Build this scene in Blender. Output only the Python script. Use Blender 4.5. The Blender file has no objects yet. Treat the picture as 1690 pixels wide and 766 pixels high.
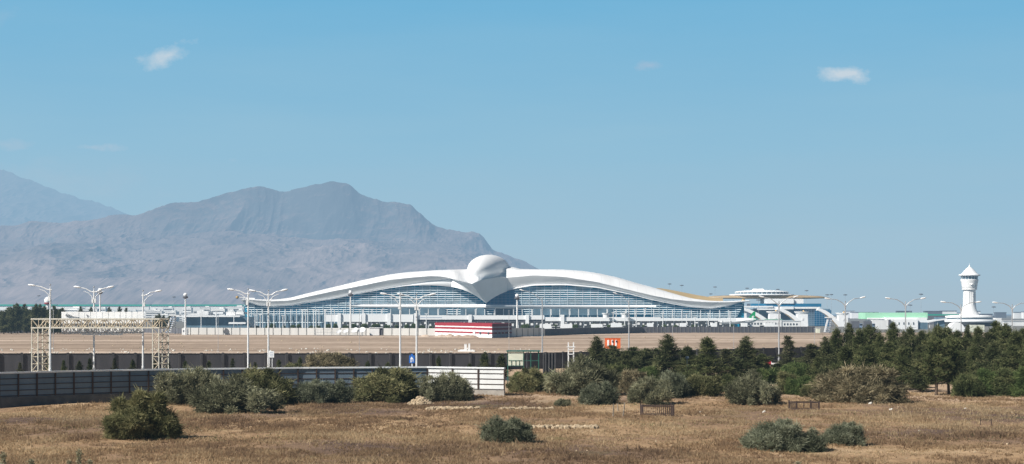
import bpy, math, random
import numpy as np
from mathutils import Vector

random.seed(7)
sc = bpy.context.scene
COL = sc.collection
F, CX, HY, H = 2800.0, 845.0, 518.0, 8.2
R = math.radians

# ------------------------------------------------------------------ terrain
def sstep(a, b, v):
    t = min(1.0, max(0.0, (v - a) / (b - a)))
    return t * t * (3 - 2 * t)
def gz(x, y):
    z = 0.10 * math.sin(x * 0.31 + y * 0.11) * math.sin(y * 0.23 - x * 0.07) + 0.05 * math.sin(x * 0.9 + 1.3) * math.sin(y * 0.7)
    z *= 1.0 - sstep(180, 215, y)
    z += 0.42 * math.exp(-((y - 163) / 8.0) ** 2) * sstep(-9, -3, x) * (1 - sstep(16, 34, x))
    z += 0.35 * math.exp(-((x + 33) / 9.0) ** 2) * math.exp(-((y - 149) / 3.0) ** 2)
    return z
def P(px, py, D):
    return Vector(((px - CX) / F * D, D, H - (py - HY) / F * D))
def X(px, D):
    return (px - CX) / F * D
def Z(py, D):
    return H - (py - HY) / F * D
def G(px, py):
    D = H * F / (py - HY)
    for _ in range(12):
        x = X(px, D)
        D = 0.5 * D + 0.5 * (H - gz(x, D)) * F / (py - HY)
    x = X(px, D)
    return Vector((x, D, gz(x, D)))

# ------------------------------------------------------------------ materials
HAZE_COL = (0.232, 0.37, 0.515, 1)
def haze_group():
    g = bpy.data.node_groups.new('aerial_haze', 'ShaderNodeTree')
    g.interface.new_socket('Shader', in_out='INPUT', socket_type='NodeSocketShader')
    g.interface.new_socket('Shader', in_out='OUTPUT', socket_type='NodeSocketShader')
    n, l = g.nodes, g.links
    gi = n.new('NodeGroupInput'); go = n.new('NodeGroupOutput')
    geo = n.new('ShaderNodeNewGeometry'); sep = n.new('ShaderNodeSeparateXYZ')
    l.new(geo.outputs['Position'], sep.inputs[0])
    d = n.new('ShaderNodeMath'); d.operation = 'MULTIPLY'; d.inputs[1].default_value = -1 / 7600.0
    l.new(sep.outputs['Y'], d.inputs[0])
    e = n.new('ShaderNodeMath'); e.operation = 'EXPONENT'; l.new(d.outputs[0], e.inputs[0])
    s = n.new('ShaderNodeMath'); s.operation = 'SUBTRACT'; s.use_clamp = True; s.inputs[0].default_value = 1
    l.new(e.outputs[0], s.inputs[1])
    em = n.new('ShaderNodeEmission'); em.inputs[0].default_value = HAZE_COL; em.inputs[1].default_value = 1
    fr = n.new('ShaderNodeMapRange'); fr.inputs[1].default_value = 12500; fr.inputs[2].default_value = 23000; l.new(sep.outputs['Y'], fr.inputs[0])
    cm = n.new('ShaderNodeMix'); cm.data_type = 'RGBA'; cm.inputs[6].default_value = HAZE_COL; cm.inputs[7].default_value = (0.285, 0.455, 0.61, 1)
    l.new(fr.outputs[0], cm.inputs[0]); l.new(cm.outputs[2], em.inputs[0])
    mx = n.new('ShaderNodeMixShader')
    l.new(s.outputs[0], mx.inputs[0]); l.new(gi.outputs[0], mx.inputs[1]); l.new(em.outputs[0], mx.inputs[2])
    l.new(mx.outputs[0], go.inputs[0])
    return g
HG = haze_group()

def base_mat(name):
    m = bpy.data.materials.new(name); m.use_nodes = True
    nt = m.node_tree; nt.nodes.clear()
    out = nt.nodes.new('ShaderNodeOutputMaterial')
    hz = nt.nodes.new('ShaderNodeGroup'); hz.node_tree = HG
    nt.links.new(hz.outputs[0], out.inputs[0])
    return m, nt, hz
def ramp(nt, stops):
    r = nt.nodes.new('ShaderNodeValToRGB')
    el = r.color_ramp.elements
    while len(el) < len(stops): el.new(0.5)
    for e, (p, c) in zip(el, stops):
        e.position = p; e.color = (*c, 1)
    return r
def noise(nt, scale, detail=4, vec=None, stretch=None, rough=0.55):
    n = nt.nodes.new('ShaderNodeTexNoise'); n.inputs['Scale'].default_value = scale
    n.inputs['Detail'].default_value = detail; n.inputs['Roughness'].default_value = rough
    if vec is not None:
        if stretch:
            mp = nt.nodes.new('ShaderNodeMapping'); mp.inputs['Scale'].default_value = stretch
            nt.links.new(vec, mp.inputs[0]); vec = mp.outputs[0]
        nt.links.new(vec, n.inputs['Vector'])
    return n
def mat(name, col, rough=0.6, var=0.15, scale=0.8, metal=0.0, spec=0.4, streak=False, bump=0.0):
    m, nt, hz = base_mat(name)
    b = nt.nodes.new('ShaderNodeBsdfPrincipled')
    geo = nt.nodes.new('ShaderNodeNewGeometry')
    n = noise(nt, scale, 5, geo.outputs['Position'], (1, 1, 0.25) if streak else (1, 1, 1))
    dk = tuple(c * (1 - var) for c in col); lt = tuple(min(1, c * (1 + var * 0.6)) for c in col)
    r = ramp(nt, [(0.3, dk), (0.7, lt)])
    nt.links.new(n.outputs[0], r.inputs[0]); nt.links.new(r.outputs[0], b.inputs['Base Color'])
    b.inputs['Roughness'].default_value = rough; b.inputs['Metallic'].default_value = metal
    b.inputs['Specular IOR Level'].default_value = spec
    if bump:
        bp = nt.nodes.new('ShaderNodeBump'); bp.inputs['Strength'].default_value = bump; bp.inputs['Distance'].default_value = 0.05
        n2 = noise(nt, scale * 8, 4, geo.outputs['Position']); nt.links.new(n2.outputs[0], bp.inputs['Height'])
        nt.links.new(bp.outputs[0], b.inputs['Normal'])
    nt.links.new(b.outputs[0], hz.inputs[0])
    return m
def roof_mat():
    m, nt, hz = base_mat('roof_cladding')
    b = nt.nodes.new('ShaderNodeBsdfPrincipled'); geo = nt.nodes.new('ShaderNodeNewGeometry'); sp_ = nt.nodes.new('ShaderNodeSeparateXYZ')
    nt.links.new(geo.outputs['Position'], sp_.inputs[0])
    d = nt.nodes.new('ShaderNodeMath'); d.operation = 'MULTIPLY'; d.inputs[1].default_value = 1/5.2; nt.links.new(sp_.outputs['X'], d.inputs[0])
    f = nt.nodes.new('ShaderNodeMath'); f.operation = 'FRACT'; nt.links.new(d.outputs[0], f.inputs[0])
    g = nt.nodes.new('ShaderNodeMath'); g.operation = 'LESS_THAN'; g.inputs[1].default_value = .07; nt.links.new(f.outputs[0], g.inputs[0])
    n = noise(nt, 0.10, 6, geo.outputs['Position'], (1.6, .4, .6), .6)
    r = ramp(nt, [(0.3, (.79, .79, .78)), (0.6, (.88, .885, .885))]); nt.links.new(n.outputs[0], r.inputs[0])
    mx = nt.nodes.new('ShaderNodeMix'); mx.data_type = 'RGBA'; mx.inputs[7].default_value = (.77, .775, .78, 1)
    nt.links.new(g.outputs[0], mx.inputs[0]); nt.links.new(r.outputs[0], mx.inputs[6]); nt.links.new(mx.outputs[2], b.inputs['Base Color'])
    b.inputs['Roughness'].default_value = .6; b.inputs['Specular IOR Level'].default_value = .2
    nt.links.new(b.outputs[0], hz.inputs[0]); return m
def leaf_mat(name, c0, c1, c2, transl=0.25):
    """foliage: colour runs with the per-leaf 'tint' attribute and a soft object-space noise"""
    m, nt, hz = base_mat(name)
    at = nt.nodes.new('ShaderNodeAttribute'); at.attribute_name = 'tint'
    geo = nt.nodes.new('ShaderNodeNewGeometry')
    n = noise(nt, 0.45, 3, geo.outputs['Position'])
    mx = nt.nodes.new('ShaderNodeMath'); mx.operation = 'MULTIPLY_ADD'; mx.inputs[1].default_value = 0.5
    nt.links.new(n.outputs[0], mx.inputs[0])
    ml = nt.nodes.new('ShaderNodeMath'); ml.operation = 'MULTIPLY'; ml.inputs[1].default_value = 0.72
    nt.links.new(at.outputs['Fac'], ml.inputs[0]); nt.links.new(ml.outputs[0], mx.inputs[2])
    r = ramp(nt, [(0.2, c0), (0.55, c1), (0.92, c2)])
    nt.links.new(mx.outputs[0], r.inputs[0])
    d = nt.nodes.new('ShaderNodeBsdfDiffuse'); t = nt.nodes.new('ShaderNodeBsdfTranslucent')
    nt.links.new(r.outputs[0], d.inputs[0]); nt.links.new(r.outputs[0], t.inputs[0])
    s = nt.nodes.new('ShaderNodeMixShader'); s.inputs[0].default_value = transl
    nt.links.new(d.outputs[0], s.inputs[1]); nt.links.new(t.outputs[0], s.inputs[2])
    nt.links.new(s.outputs[0], hz.inputs[0])
    return m

M = {}
M['roofskin'] = roof_mat()
M['white'] = mat('white_cladding', (0.84, 0.85, 0.85), 0.65, 0.05, 0.15, spec=.2)
M['fascia'] = mat('grey_white_soffit', (0.87, 0.86, 0.84), 0.7, 0.06, 0.12, spec=.15)
M['headwhite'] = mat('white_dome_shell', (0.82, 0.83, 0.83), 0.7, 0.03, 0.1, spec=.15)
M['offwhite'] = mat('weathered_white', (0.80, 0.80, 0.79), 0.6, 0.14, 0.5, streak=True)
M['paint'] = mat('white_pole_paint', (0.74, 0.75, 0.75), 0.4, 0.08, 2.0)
M['greypole'] = mat('galvanised_pole', (0.42, 0.44, 0.46), 0.45, 0.12, 2.0, metal=0.3)
M['louver'] = mat('pale_louver', (0.76, 0.87, 0.91), 0.5, 0.05, 0.2)
M['lglass'] = mat('louvred_glass', (0.012, 0.27, 0.42), 0.6, 0.5, 0.12, spec=0.08)
M['bglass'] = mat('deep_blue_glass', (0.015, 0.16, 0.30), 0.15, 0.2, 0.1, spec=0.3)
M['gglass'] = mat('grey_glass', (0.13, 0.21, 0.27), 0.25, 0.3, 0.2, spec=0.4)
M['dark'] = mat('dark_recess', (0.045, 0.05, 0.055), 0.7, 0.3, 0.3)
M['gold'] = mat('golden_roof', (0.62, 0.44, 0.20), 0.45, 0.12, 0.2)
M['tan'] = mat('tan_roof', (0.42, 0.32, 0.20), 0.5, 0.2, 0.1)
M['goldmetal'] = mat('gilded_finial', (0.5, 0.33, 0.13), 0.4, 0.1, 1, metal=0.4)
M['darkwall'] = mat('dark_grey_wall', (0.075, 0.076, 0.085), 0.85, 0.22, 0.6, streak=True, bump=0.3)  # dark grey, lowered further to stand in for shade on the long wall
M['farwall'] = mat('pale_concrete_wall', (0.62, 0.61, 0.58), 0.8, 0.10, 0.3, streak=True)
M['fardark'] = mat('grey_fence_panel', (0.12, 0.125, 0.145), 0.8, 0.2, 0.4)
M['joint'] = mat('wall_joint', (0.20, 0.20, 0.19), 0.8, 0.2, 1)
M['darkpost'] = mat('dark_wall_pier', (0.07, 0.07, 0.075), 0.85, 0.2, 1)
M['panel_sun'] = mat('white_fence_sheet', (0.70, 0.71, 0.70), 0.5, 0.1, 0.9, streak=True)
M['plinth_shaded'] = mat('shade_toned_concrete', (0.11, 0.115, 0.12), 0.9, 0.3, 1.2, bump=0.6)  # darker copy of the plinth concrete, shade of the left run in its colour
M['panel'] = mat('shade_toned_fence_sheet', (0.135, 0.185, 0.235), 0.5, 0.16, 0.9, streak=True)  # darker copy of the fence sheet, shade of the left run in its colour
M['rust'] = mat('rust_brown_steel', (0.055, 0.035, 0.028), 0.75, 0.3, 3)
M['coping'] = mat('white_coping', (0.74, 0.76, 0.77), 0.5, 0.06, 1)
M['plinth'] = mat('rough_concrete', (0.34, 0.315, 0.28), 0.9, 0.25, 1.2, bump=0.6)
M['red'] = mat('red_paint', (0.32, 0.022, 0.035), 0.55, 0.15, 0.5)
M['end_shade_grey'] = mat('shade_toned_grey_paint', (0.26, 0.26, 0.30), 0.7, 0.2, 0.8)  # white and red of the striped end face, darkened to paint its shade
M['end_shade_red'] = mat('shade_toned_red_paint', (0.13, 0.02, 0.03), 0.7, 0.2, 0.8)
M['orange'] = mat('orange_paint', (0.78, 0.15, 0.03), 0.5, 0.12, 0.8)
M['green'] = mat('green_steel', (0.03, 0.12, 0.09), 0.5, 0.2, 1.5)
M['mint'] = mat('mint_cladding', (0.38, 0.72, 0.50), 0.5, 0.08, 0.1)
M['teal'] = mat('teal_roofing', (0.02, 0.30, 0.22), 0.6, 0.2, 0.02)
M['planegreen'] = mat('green_tail_paint', (0.01, 0.30, 0.11), 0.35, 0.08, 0.5)
M['blue'] = mat('blue_sign_face', (0.03, 0.16, 0.55), 0.4, 0.05, 2)
M['bluegrey'] = mat('blue_grey_steel', (0.22, 0.30, 0.42), 0.5, 0.1, 1)
M['carpaint'] = mat('dark_teal_car_paint', (0.012, 0.06, 0.075), 0.2, 0.1, 1, spec=0.7)
M['carpaint2'] = mat('blue_black_car_paint', (0.015, 0.03, 0.05), 0.2, 0.1, 1, spec=0.7)
M['rubber'] = mat('tyre_rubber', (0.02, 0.02, 0.02), 0.9, 0.2, 5)
M['carglass'] = mat('car_glass', (0.01, 0.015, 0.02), 0.08, 0.1, 1, spec=0.8)
M['cream'] = mat('cream_panel', (0.66, 0.68, 0.56), 0.6, 0.12, 1.5)
M['truss'] = mat('cream_truss_paint', (0.66, 0.62, 0.52), 0.6, 0.2, 3)
M['trussbrace'] = mat('rust_stained_brace', (0.56, 0.48, 0.36), 0.7, 0.3, 4)
M['signback'] = mat('aluminium_sign_back', (0.86, 0.87, 0.87), 0.45, 0.08, 0.8)
M['bark'] = mat('brown_bark', (0.12, 0.085, 0.06), 0.9, 0.3, 6, bump=0.6)
M['stone'] = mat('pale_limestone', (0.46, 0.36, 0.24), 0.9, 0.35, 5, bump=0.5)
M['whitestone'] = mat('white_stone', (0.66, 0.63, 0.56), 0.9, 0.25, 5, bump=0.4)
M['wood'] = mat('grey_weathered_wood', (0.26, 0.22, 0.17), 0.85, 0.3, 6)
M['city'] = mat('pale_house_wall', (0.84, 0.83, 0.80), 0.7, 0.18, 0.03)
M['window'] = mat('dark_window', (0.06, 0.08, 0.10), 0.3, 0.3, 0.1)
M['radred'] = mat('dark_red_band', (0.28, 0.05, 0.06), 0.5, 0.1, 0.5)
M['bush_grey'] = leaf_mat('grey_green_leaf', (0.022, 0.023, 0.014), (0.168, 0.1702, 0.103), (0.4256, 0.4144, 0.2688))
M['bush_olive'] = leaf_mat('olive_leaf', (0.0176, 0.022, 0.0088), (0.1485, 0.1523, 0.0724), (0.3799, 0.3499, 0.1799))
M['bush_blue'] = leaf_mat('soft_green_leaf', (0.020, 0.024, 0.015), (0.1456, 0.1602, 0.103), (0.3808, 0.392, 0.2744))
M['bush_brown'] = leaf_mat('brownish_leaf', (0.0275, 0.0242, 0.0132), (0.2061, 0.1792, 0.1075), (0.4892, 0.414, 0.2634))
M['bush_green'] = leaf_mat('fresh_green_leaf', (0.0154, 0.0264, 0.0088), (0.0952, 0.1371, 0.0495), (0.2399, 0.2799, 0.11))
M['pine_dark'] = leaf_mat('dark_pine_needle', (0.012, 0.017, 0.009), (0.078, 0.092, 0.044), (0.25, 0.25, 0.125), 0.22)
M['pine_mid'] = leaf_mat('mid_pine_needle', (0.014, 0.020, 0.009), (0.090, 0.108, 0.046), (0.26, 0.26, 0.12), 0.22)
M['pine_dull'] = leaf_mat('dull_pine_needle', (0.0154, 0.0198, 0.0099), (0.088, 0.096, 0.0512), (0.252, 0.2352, 0.1344), 0.2)
M['weed'] = leaf_mat('pale_weed_leaf', (0.08, 0.078, 0.045), (0.26, 0.245, 0.15), (0.46, 0.43, 0.30))
M['grass'] = leaf_mat('dry_grass_blade', (0.18, 0.122, 0.085), (0.365, 0.253, 0.15), (0.60, 0.465, 0.29), 0.5)
M['greengrass'] = leaf_mat('green_grass_blade', (0.04, 0.055, 0.02), (0.10, 0.125, 0.045), (0.2, 0.22, 0.1), 0.3)

# ------------------------------------------------------------------ mesh builder
class MB:
    def __init__(s): s.v = []; s.f = []; s.mi = []; s.m = 0
    def quad(s, a, b, c, d):
        i = len(s.v); s.v += [tuple(a), tuple(b), tuple(c), tuple(d)]; s.f.append((i, i+1, i+2, i+3)); s.mi.append(s.m); return s
    def poly(s, pts):
        i = len(s.v); s.v += [tuple(p) for p in pts]; s.f.append(tuple(range(i, i+len(pts)))); s.mi.append(s.m); return s
    def box(s, c, size, rz=0.0, top=1.0):
        i = len(s.v); cx, cy, cz = c; hx, hy, hz_ = size[0]/2, size[1]/2, size[2]/2
        co, si = math.cos(rz), math.sin(rz)
        for dz in (-1, 1):
            k = top if dz == 1 else 1.0
            for dx, dy in ((-1,-1),(1,-1),(1,1),(-1,1)):
                x, y = dx*hx*k, dy*hy*k
                s.v.append((cx + x*co - y*si, cy + x*si + y*co, cz + dz*hz_))
        for q in ((0,3,2,1),(4,5,6,7),(0,1,5,4),(1,2,6,5),(2,3,7,6),(3,0,4,7)):
            s.f.append(tuple(i+k for k in q)); s.mi.append(s.m)
        return s
    def span(s, a, b, w, h):
        """upright slab from a to b (bottom centre line), thickness w, height h"""
        a = Vector(a); b = Vector(b); d = (b-a); n = Vector((-d.y, d.x, 0)).normalized() * (w/2)
        i = len(s.v)
        for p in (a, b):
            for q in (-n, n):
                s.v.append(tuple(p+q)); s.v.append(tuple(p+q+Vector((0,0,h))))
        for q in ((0,4,5,1),(2,3,7,6),(0,1,3,2),(4,6,7,5),(1,5,7,3),(0,2,6,4)):
            s.f.append(tuple(i+k for k in q)); s.mi.append(s.m)
        return s
    def tube(s, pts, rad, n=6, caps=True):
        pts = [Vector(p) for p in pts]
        if not isinstance(rad, (list, tuple)): rad = [rad]*len(pts)
        base = len(s.v)
        for k, p in enumerate(pts):
            d = (pts[min(k+1, len(pts)-1)] - pts[max(k-1, 0)]).normalized()
            u = d.cross(Vector((0,0,1)));
            if u.length < 1e-3: u = Vector((1,0,0))
            u.normalize(); w = d.cross(u)
            for j in range(n):
                a = 2*math.pi*j/n
                s.v.append(tuple(p + (u*math.cos(a) + w*math.sin(a))*rad[k]))
        for k in range(len(pts)-1):
            for j in range(n):
                a = base+k*n+j; b = base+k*n+(j+1) % n
                s.f.append((a, b, b+n, a+n)); s.mi.append(s.m)
        if caps:
            s.f.append(tuple(base+j for j in range(n))); s.mi.append(s.m)
            e = base+(len(pts)-1)*n
            s.f.append(tuple(e+n-1-j for j in range(n))); s.mi.append(s.m)
        return s
    def lathe(s, c, prof, n=24, sx=1.0, sy=1.0):
        base = len(s.v)
        for (r, z) in prof:
            for j in range(n):
                a = 2*math.pi*j/n
                s.v.append((c[0]+r*math.cos(a)*sx, c[1]+r*math.sin(a)*sy, c[2]+z))
        for k in range(len(prof)-1):
            for j in range(n):
                a = base+k*n+j; b = base+k*n+(j+1) % n
                s.f.append((a, b, b+n, a+n)); s.mi.append(s.m)
        s.f.append(tuple(base+n-1-j for j in range(n))); s.mi.append(s.m)
        e = base+(len(prof)-1)*n
        s.f.append(tuple(e+j for j in range(n))); s.mi.append(s.m)
        return s
    def ball(s, c, r, n=10, sq=(1,1,1)):
        prof = [(max(0.001, math.sin(math.pi*k/n))*r, -math.cos(math.pi*k/n)*r*sq[2]) for k in range(n+1)]
        return s.lathe(c, prof, n*2, sq[0], sq[1])
    def grid(s, rows):
        base = len(s.v); w = len(rows[0])
        for r_ in rows: s.v += [tuple(p) for p in r_]
        for i in range(len(rows)-1):
            for j in range(w-1):
                a = base+i*w+j; s.f.append((a, a+1, a+w+1, a+w)); s.mi.append(s.m)
        return s
    def prism(s, pts, dvec):
        d = Vector(dvec); n = len(pts); i = len(s.v)
        s.v += [tuple(Vector(p)) for p in pts] + [tuple(Vector(p)+d) for p in pts]
        s.f.append(tuple(i+k for k in range(n))); s.mi.append(s.m)
        s.f.append(tuple(i+2*n-1-k for k in range(n))); s.mi.append(s.m)
        for k in range(n):
            a = i+k; b = i+(k+1) % n
            s.f.append((b, a, a+n, b+n)); s.mi.append(s.m)
        return s
    def build(s, name, mats, parent=None, smooth=False):
        me = bpy.data.meshes.new(name)
        off = Vector((0,0,0))
        p = parent
        while p is not None: off += p.location; p = p.parent
        vs = [(a-off.x, b-off.y, c-off.z) for a, b, c in s.v]
        me.from_pydata(vs, [], s.f)
        if not isinstance(mats, (list, tuple)): mats = [mats]
        for m in mats: me.materials.append(m)
        me.polygons.foreach_set('material_index', s.mi)
        if smooth: me.polygons.foreach_set('use_smooth', [True]*len(s.f))
        me.update(); me.validate()
        o = bpy.data.objects.new(name, me); COL.objects.link(o)
        if parent: o.parent = parent
        return o

def tag(o, label=None, cat=None, group=None, kind=None):
    if label: o['label'] = label
    if cat: o['category'] = cat
    if group: o['group'] = group
    if kind: o['kind'] = kind
    return o
def thing(name, loc, label, cat, group=None):
    o = bpy.data.objects.new(name, None); COL.objects.link(o); o.location = Vector(loc)
    o.empty_display_size = 0.5
    return tag(o, label, cat, group)
def solo(mb, name, m, label, cat, group=None, smooth=False, loc=None):
    """a thing that is one mesh, origin set at its base"""
    vs = np.array(mb.v); c = Vector((vs[:,0].mean(), vs[:,1].mean(), vs[:,2].min())) if loc is None else Vector(loc)
    mb.v = [(a-c.x, b-c.y, d-c.z) for a, b, d in mb.v]
    o = mb.build(name, m, None, smooth); o.location = c
    return tag(o, label, cat, group)
def dup(root, loc, rz=0.0, scale=1.0, label=None, group=None, mats=None):
    r = root.copy(); COL.objects.link(r); r.location = Vector(loc); r.rotation_euler = (0, 0, rz)
    r.scale = scale if isinstance(scale, (tuple, list)) else (scale,)*3
    if label: r['label'] = label
    if group: r['group'] = group
    for ch in list(root.children):
        c = ch.copy(); COL.objects.link(c); c.parent = r
        if mats and ch.name.split('.')[0] in mats:
            m2 = mats[ch.name.split('.')[0]]
            c.material_slots[0].link = 'OBJECT'; c.material_slots[0].material = m2
        for g in list(ch.children):
            d = g.copy(); COL.objects.link(d); d.parent = c
    return r
def crv(pts, sm=6):
    xs = np.array([p[0] for p in pts], float); ys = np.array([p[1] for p in pts], float)
    gx = np.arange(xs[0], xs[-1]+0.5, 1.0); gy = np.interp(gx, xs, ys)
    if sm:
        k = np.exp(-0.5*(np.arange(-3*sm, 3*sm+1)/sm)**2); k /= k.sum()
        ext = np.concatenate([2*gy[0]-gy[3*sm:0:-1], gy, 2*gy[-1]-gy[-2:-3*sm-2:-1]])
        gy = np.convolve(ext, k, 'valid')
    return lambda q: float(np.interp(q, gx, gy))

# ------------------------------------------------------------------ ground
def build_ground():
    xs = list(np.arange(-130, 131, 2.0)); ys = list(np.arange(70, 236, 1.25))
    xs = [-26000, -12000, -5000, -2000, -800, -350, -200] + xs + [200, 350, 800, 2000, 5000, 12000, 26000]
    ys = [-400, -100, 20, 50] + ys + [260, 320, 450, 700, 1100, 2000, 4000, 8000, 14000, 26000]
    mb = MB(); mb.grid([[(x, y, gz(x, y) if 70 <= y < 236 and abs(x) <= 130 else 0.0) for x in xs] for y in ys])
    m, nt, hz = base_mat('dry_field_ground')
    geo = nt.nodes.new('ShaderNodeNewGeometry'); pos = geo.outputs['Position']
    n1 = noise(nt, 0.055, 7, pos, (0.75, 1.0, 1), 0.6)
    n2 = noise(nt, 1.1, 6, pos, (1, 0.5, 1), 0.7)
    n3 = noise(nt, 0.14, 4, pos, (1, 1, 1), 0.5)
    r1 = ramp(nt, [(0.36, (0.135, 0.097, 0.080)), (0.44, (0.240, 0.167, 0.115)), (0.53, (0.345, 0.235, 0.142)), (0.66, (0.47, 0.345, 0.22))])
    nt.links.new(n1.outputs[0], r1.inputs[0])
    r2 = ramp(nt, [(0.32, (0.76, 0.74, 0.73)), (0.5, (1.0, 0.98, 0.96)), (0.68, (1.25, 1.22, 1.17))])
    nt.links.new(n2.outputs[0], r2.inputs[0])
    mul = nt.nodes.new('ShaderNodeMix'); mul.data_type = 'RGBA'; mul.blend_type = 'MULTIPLY'; mul.inputs[0].default_value = 1
    nt.links.new(r1.outputs[0], mul.inputs[6]); nt.links.new(r2.outputs[0], mul.inputs[7])
    # greenish low patches
    r3 = ramp(nt, [(0.60, (0, 0, 0)), (0.70, (0.55, 0.55, 0.55))]); nt.links.new(n3.outputs[0], r3.inputs[0])
    mg = nt.nodes.new('ShaderNodeMix'); mg.data_type = 'RGBA'; mg.inputs[7].default_value = (0.10, 0.115, 0.045, 1)
    nt.links.new(r3.outputs[0], mg.inputs[0]); nt.links.new(mul.outputs[2], mg.inputs[6])
    # bare pinkish soil towards the fence and the pines
    sep = nt.nodes.new('ShaderNodeSeparateXYZ'); nt.links.new(pos, sep.inputs[0])
    ad = nt.nodes.new('ShaderNodeMath'); ad.operation = 'MULTIPLY_ADD'; ad.inputs[1].default_value = 26; 
    nt.links.new(n3.outputs[0], ad.inputs[0]); nt.links.new(sep.outputs['Y'], ad.inputs[2])
    mr = nt.nodes.new('ShaderNodeMapRange'); mr.inputs[1].default_value = 168; mr.inputs[2].default_value = 176
    nt.links.new(ad.outputs[0], mr.inputs[0])
    soil = nt.nodes.new('ShaderNodeMix'); soil.data_type = 'RGBA'; soil.blend_type = 'MULTIPLY'; soil.inputs[0].default_value = 0.7
    soil.inputs[6].default_value = (0.46, 0.34, 0.24, 1); nt.links.new(r2.outputs[0], soil.inputs[7])
    ms = nt.nodes.new('ShaderNodeMix'); ms.data_type = 'RGBA'
    nt.links.new(mr.outputs[0], ms.inputs[0]); nt.links.new(mg.outputs[2], ms.inputs[6]); nt.links.new(soil.outputs[2], ms.inputs[7])
    # far plain: grey apron and dusty land
    mf = nt.nodes.new('ShaderNodeMapRange'); mf.inputs[1].default_value = 700; mf.inputs[2].default_value = 760
    nt.links.new(sep.outputs['Y'], mf.inputs[0])
    mm = nt.nodes.new('ShaderNodeMix'); mm.data_type = 'RGBA'; mm.inputs[7].default_value = (0.20, 0.20, 0.19, 1)
    nt.links.new(mf.outputs[0], mm.inputs[0]); nt.links.new(ms.outputs[2], mm.inputs[6])
    d = nt.nodes.new('ShaderNodeBsdfDiffuse'); nt.links.new(mm.outputs[2], d.inputs[0])
    bp = nt.nodes.new('ShaderNodeBump'); bp.inputs['Strength'].default_value = 0.9; bp.inputs['Distance'].default_value = 0.12
    nb = noise(nt, 3.0, 6, pos, None, 0.7); nt.links.new(nb.outputs[0], bp.inputs['Height']); nt.links.new(bp.outputs[0], d.inputs['Normal'])
    nt.links.new(d.outputs[0], hz.inputs[0])
    tag(mb.build('ground', m, smooth=True), 'dry brown grass field running out to the plain', kind='structure')
    # asphalt road behind the metal fence
    mr_ = mat('asphalt', (0.075, 0.075, 0.078), 0.9, 0.2, 0.5)
    w = MB(); w.quad((-160, 190, .012), (120, 222, .012), (120, 234, .012), (-160, 203, .012))
    tag(w.build('road', mr_), 'asphalt road behind the metal fence', kind='structure')
    # sand field: gently undulating sheet with ripples and vehicle tracks
    m, nt, hz = base_mat('sand_field')
    geo = nt.nodes.new('ShaderNodeNewGeometry'); pos = geo.outputs['Position']
    n1 = noise(nt, 0.02, 6, pos, (0.35, 1.3, 1), 0.6); n2 = noise(nt, 0.5, 6, pos, (0.6, 0.25, 1), 0.75)
    r1 = ramp(nt, [(0.35, (0.30, 0.23, 0.175)), (0.5, (0.41, 0.32, 0.25)), (0.63, (0.56, 0.45, 0.36))]); nt.links.new(n1.outputs[0], r1.inputs[0])
    r2 = ramp(nt, [(0.3, (0.70, 0.70, 0.70)), (0.7, (1.15, 1.14, 1.12))]); nt.links.new(n2.outputs[0], r2.inputs[0])
    mul = nt.nodes.new('ShaderNodeMix'); mul.data_type = 'RGBA'; mul.blend_type = 'MULTIPLY'; mul.inputs[0].default_value = 1
    nt.links.new(r1.outputs[0], mul.inputs[6]); nt.links.new(r2.outputs[0], mul.inputs[7])
    n3 = noise(nt, 0.09, 3, pos, (0.05, 1.0, 1), 0.7); r3 = ramp(nt, [(0.38, (.88, .87, .86)), (0.5, (1, 1, 1)), (0.58, (1.0, 1.0, 1.0)), (0.66, (1.10, 1.09, 1.08))]); nt.links.new(n3.outputs[0], r3.inputs[0])
    mu2 = nt.nodes.new('ShaderNodeMix'); mu2.data_type = 'RGBA'; mu2.blend_type = 'MULTIPLY'; mu2.inputs[0].default_value = 1
    nt.links.new(mul.outputs[2], mu2.inputs[6]); nt.links.new(r3.outputs[0], mu2.inputs[7])
    d = nt.nodes.new('ShaderNodeBsdfDiffuse'); nt.links.new(mu2.outputs[2], d.inputs[0]); nt.links.new(d.outputs[0], hz.inputs[0])
    s = MB(); rows = []
    for y in np.concatenate([np.arange(238, 420, 6), np.arange(420, 731, 14)]):
        row = []
        for x in np.arange(-330, 331, 9):
            edge = 240 + 0.0 + max(0, (x+70)*0.35)
            yy = max(y, edge)
            row.append((x, yy, 0.06 + 0.05*math.sin(x*.05+y*.07)*math.sin(y*.05)))
        rows.append(row)
    s.grid(rows)
    tag(s.build('sand_field', m, smooth=True), 'bare sandy field in front of the airport', kind='structure')
build_ground()

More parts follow.
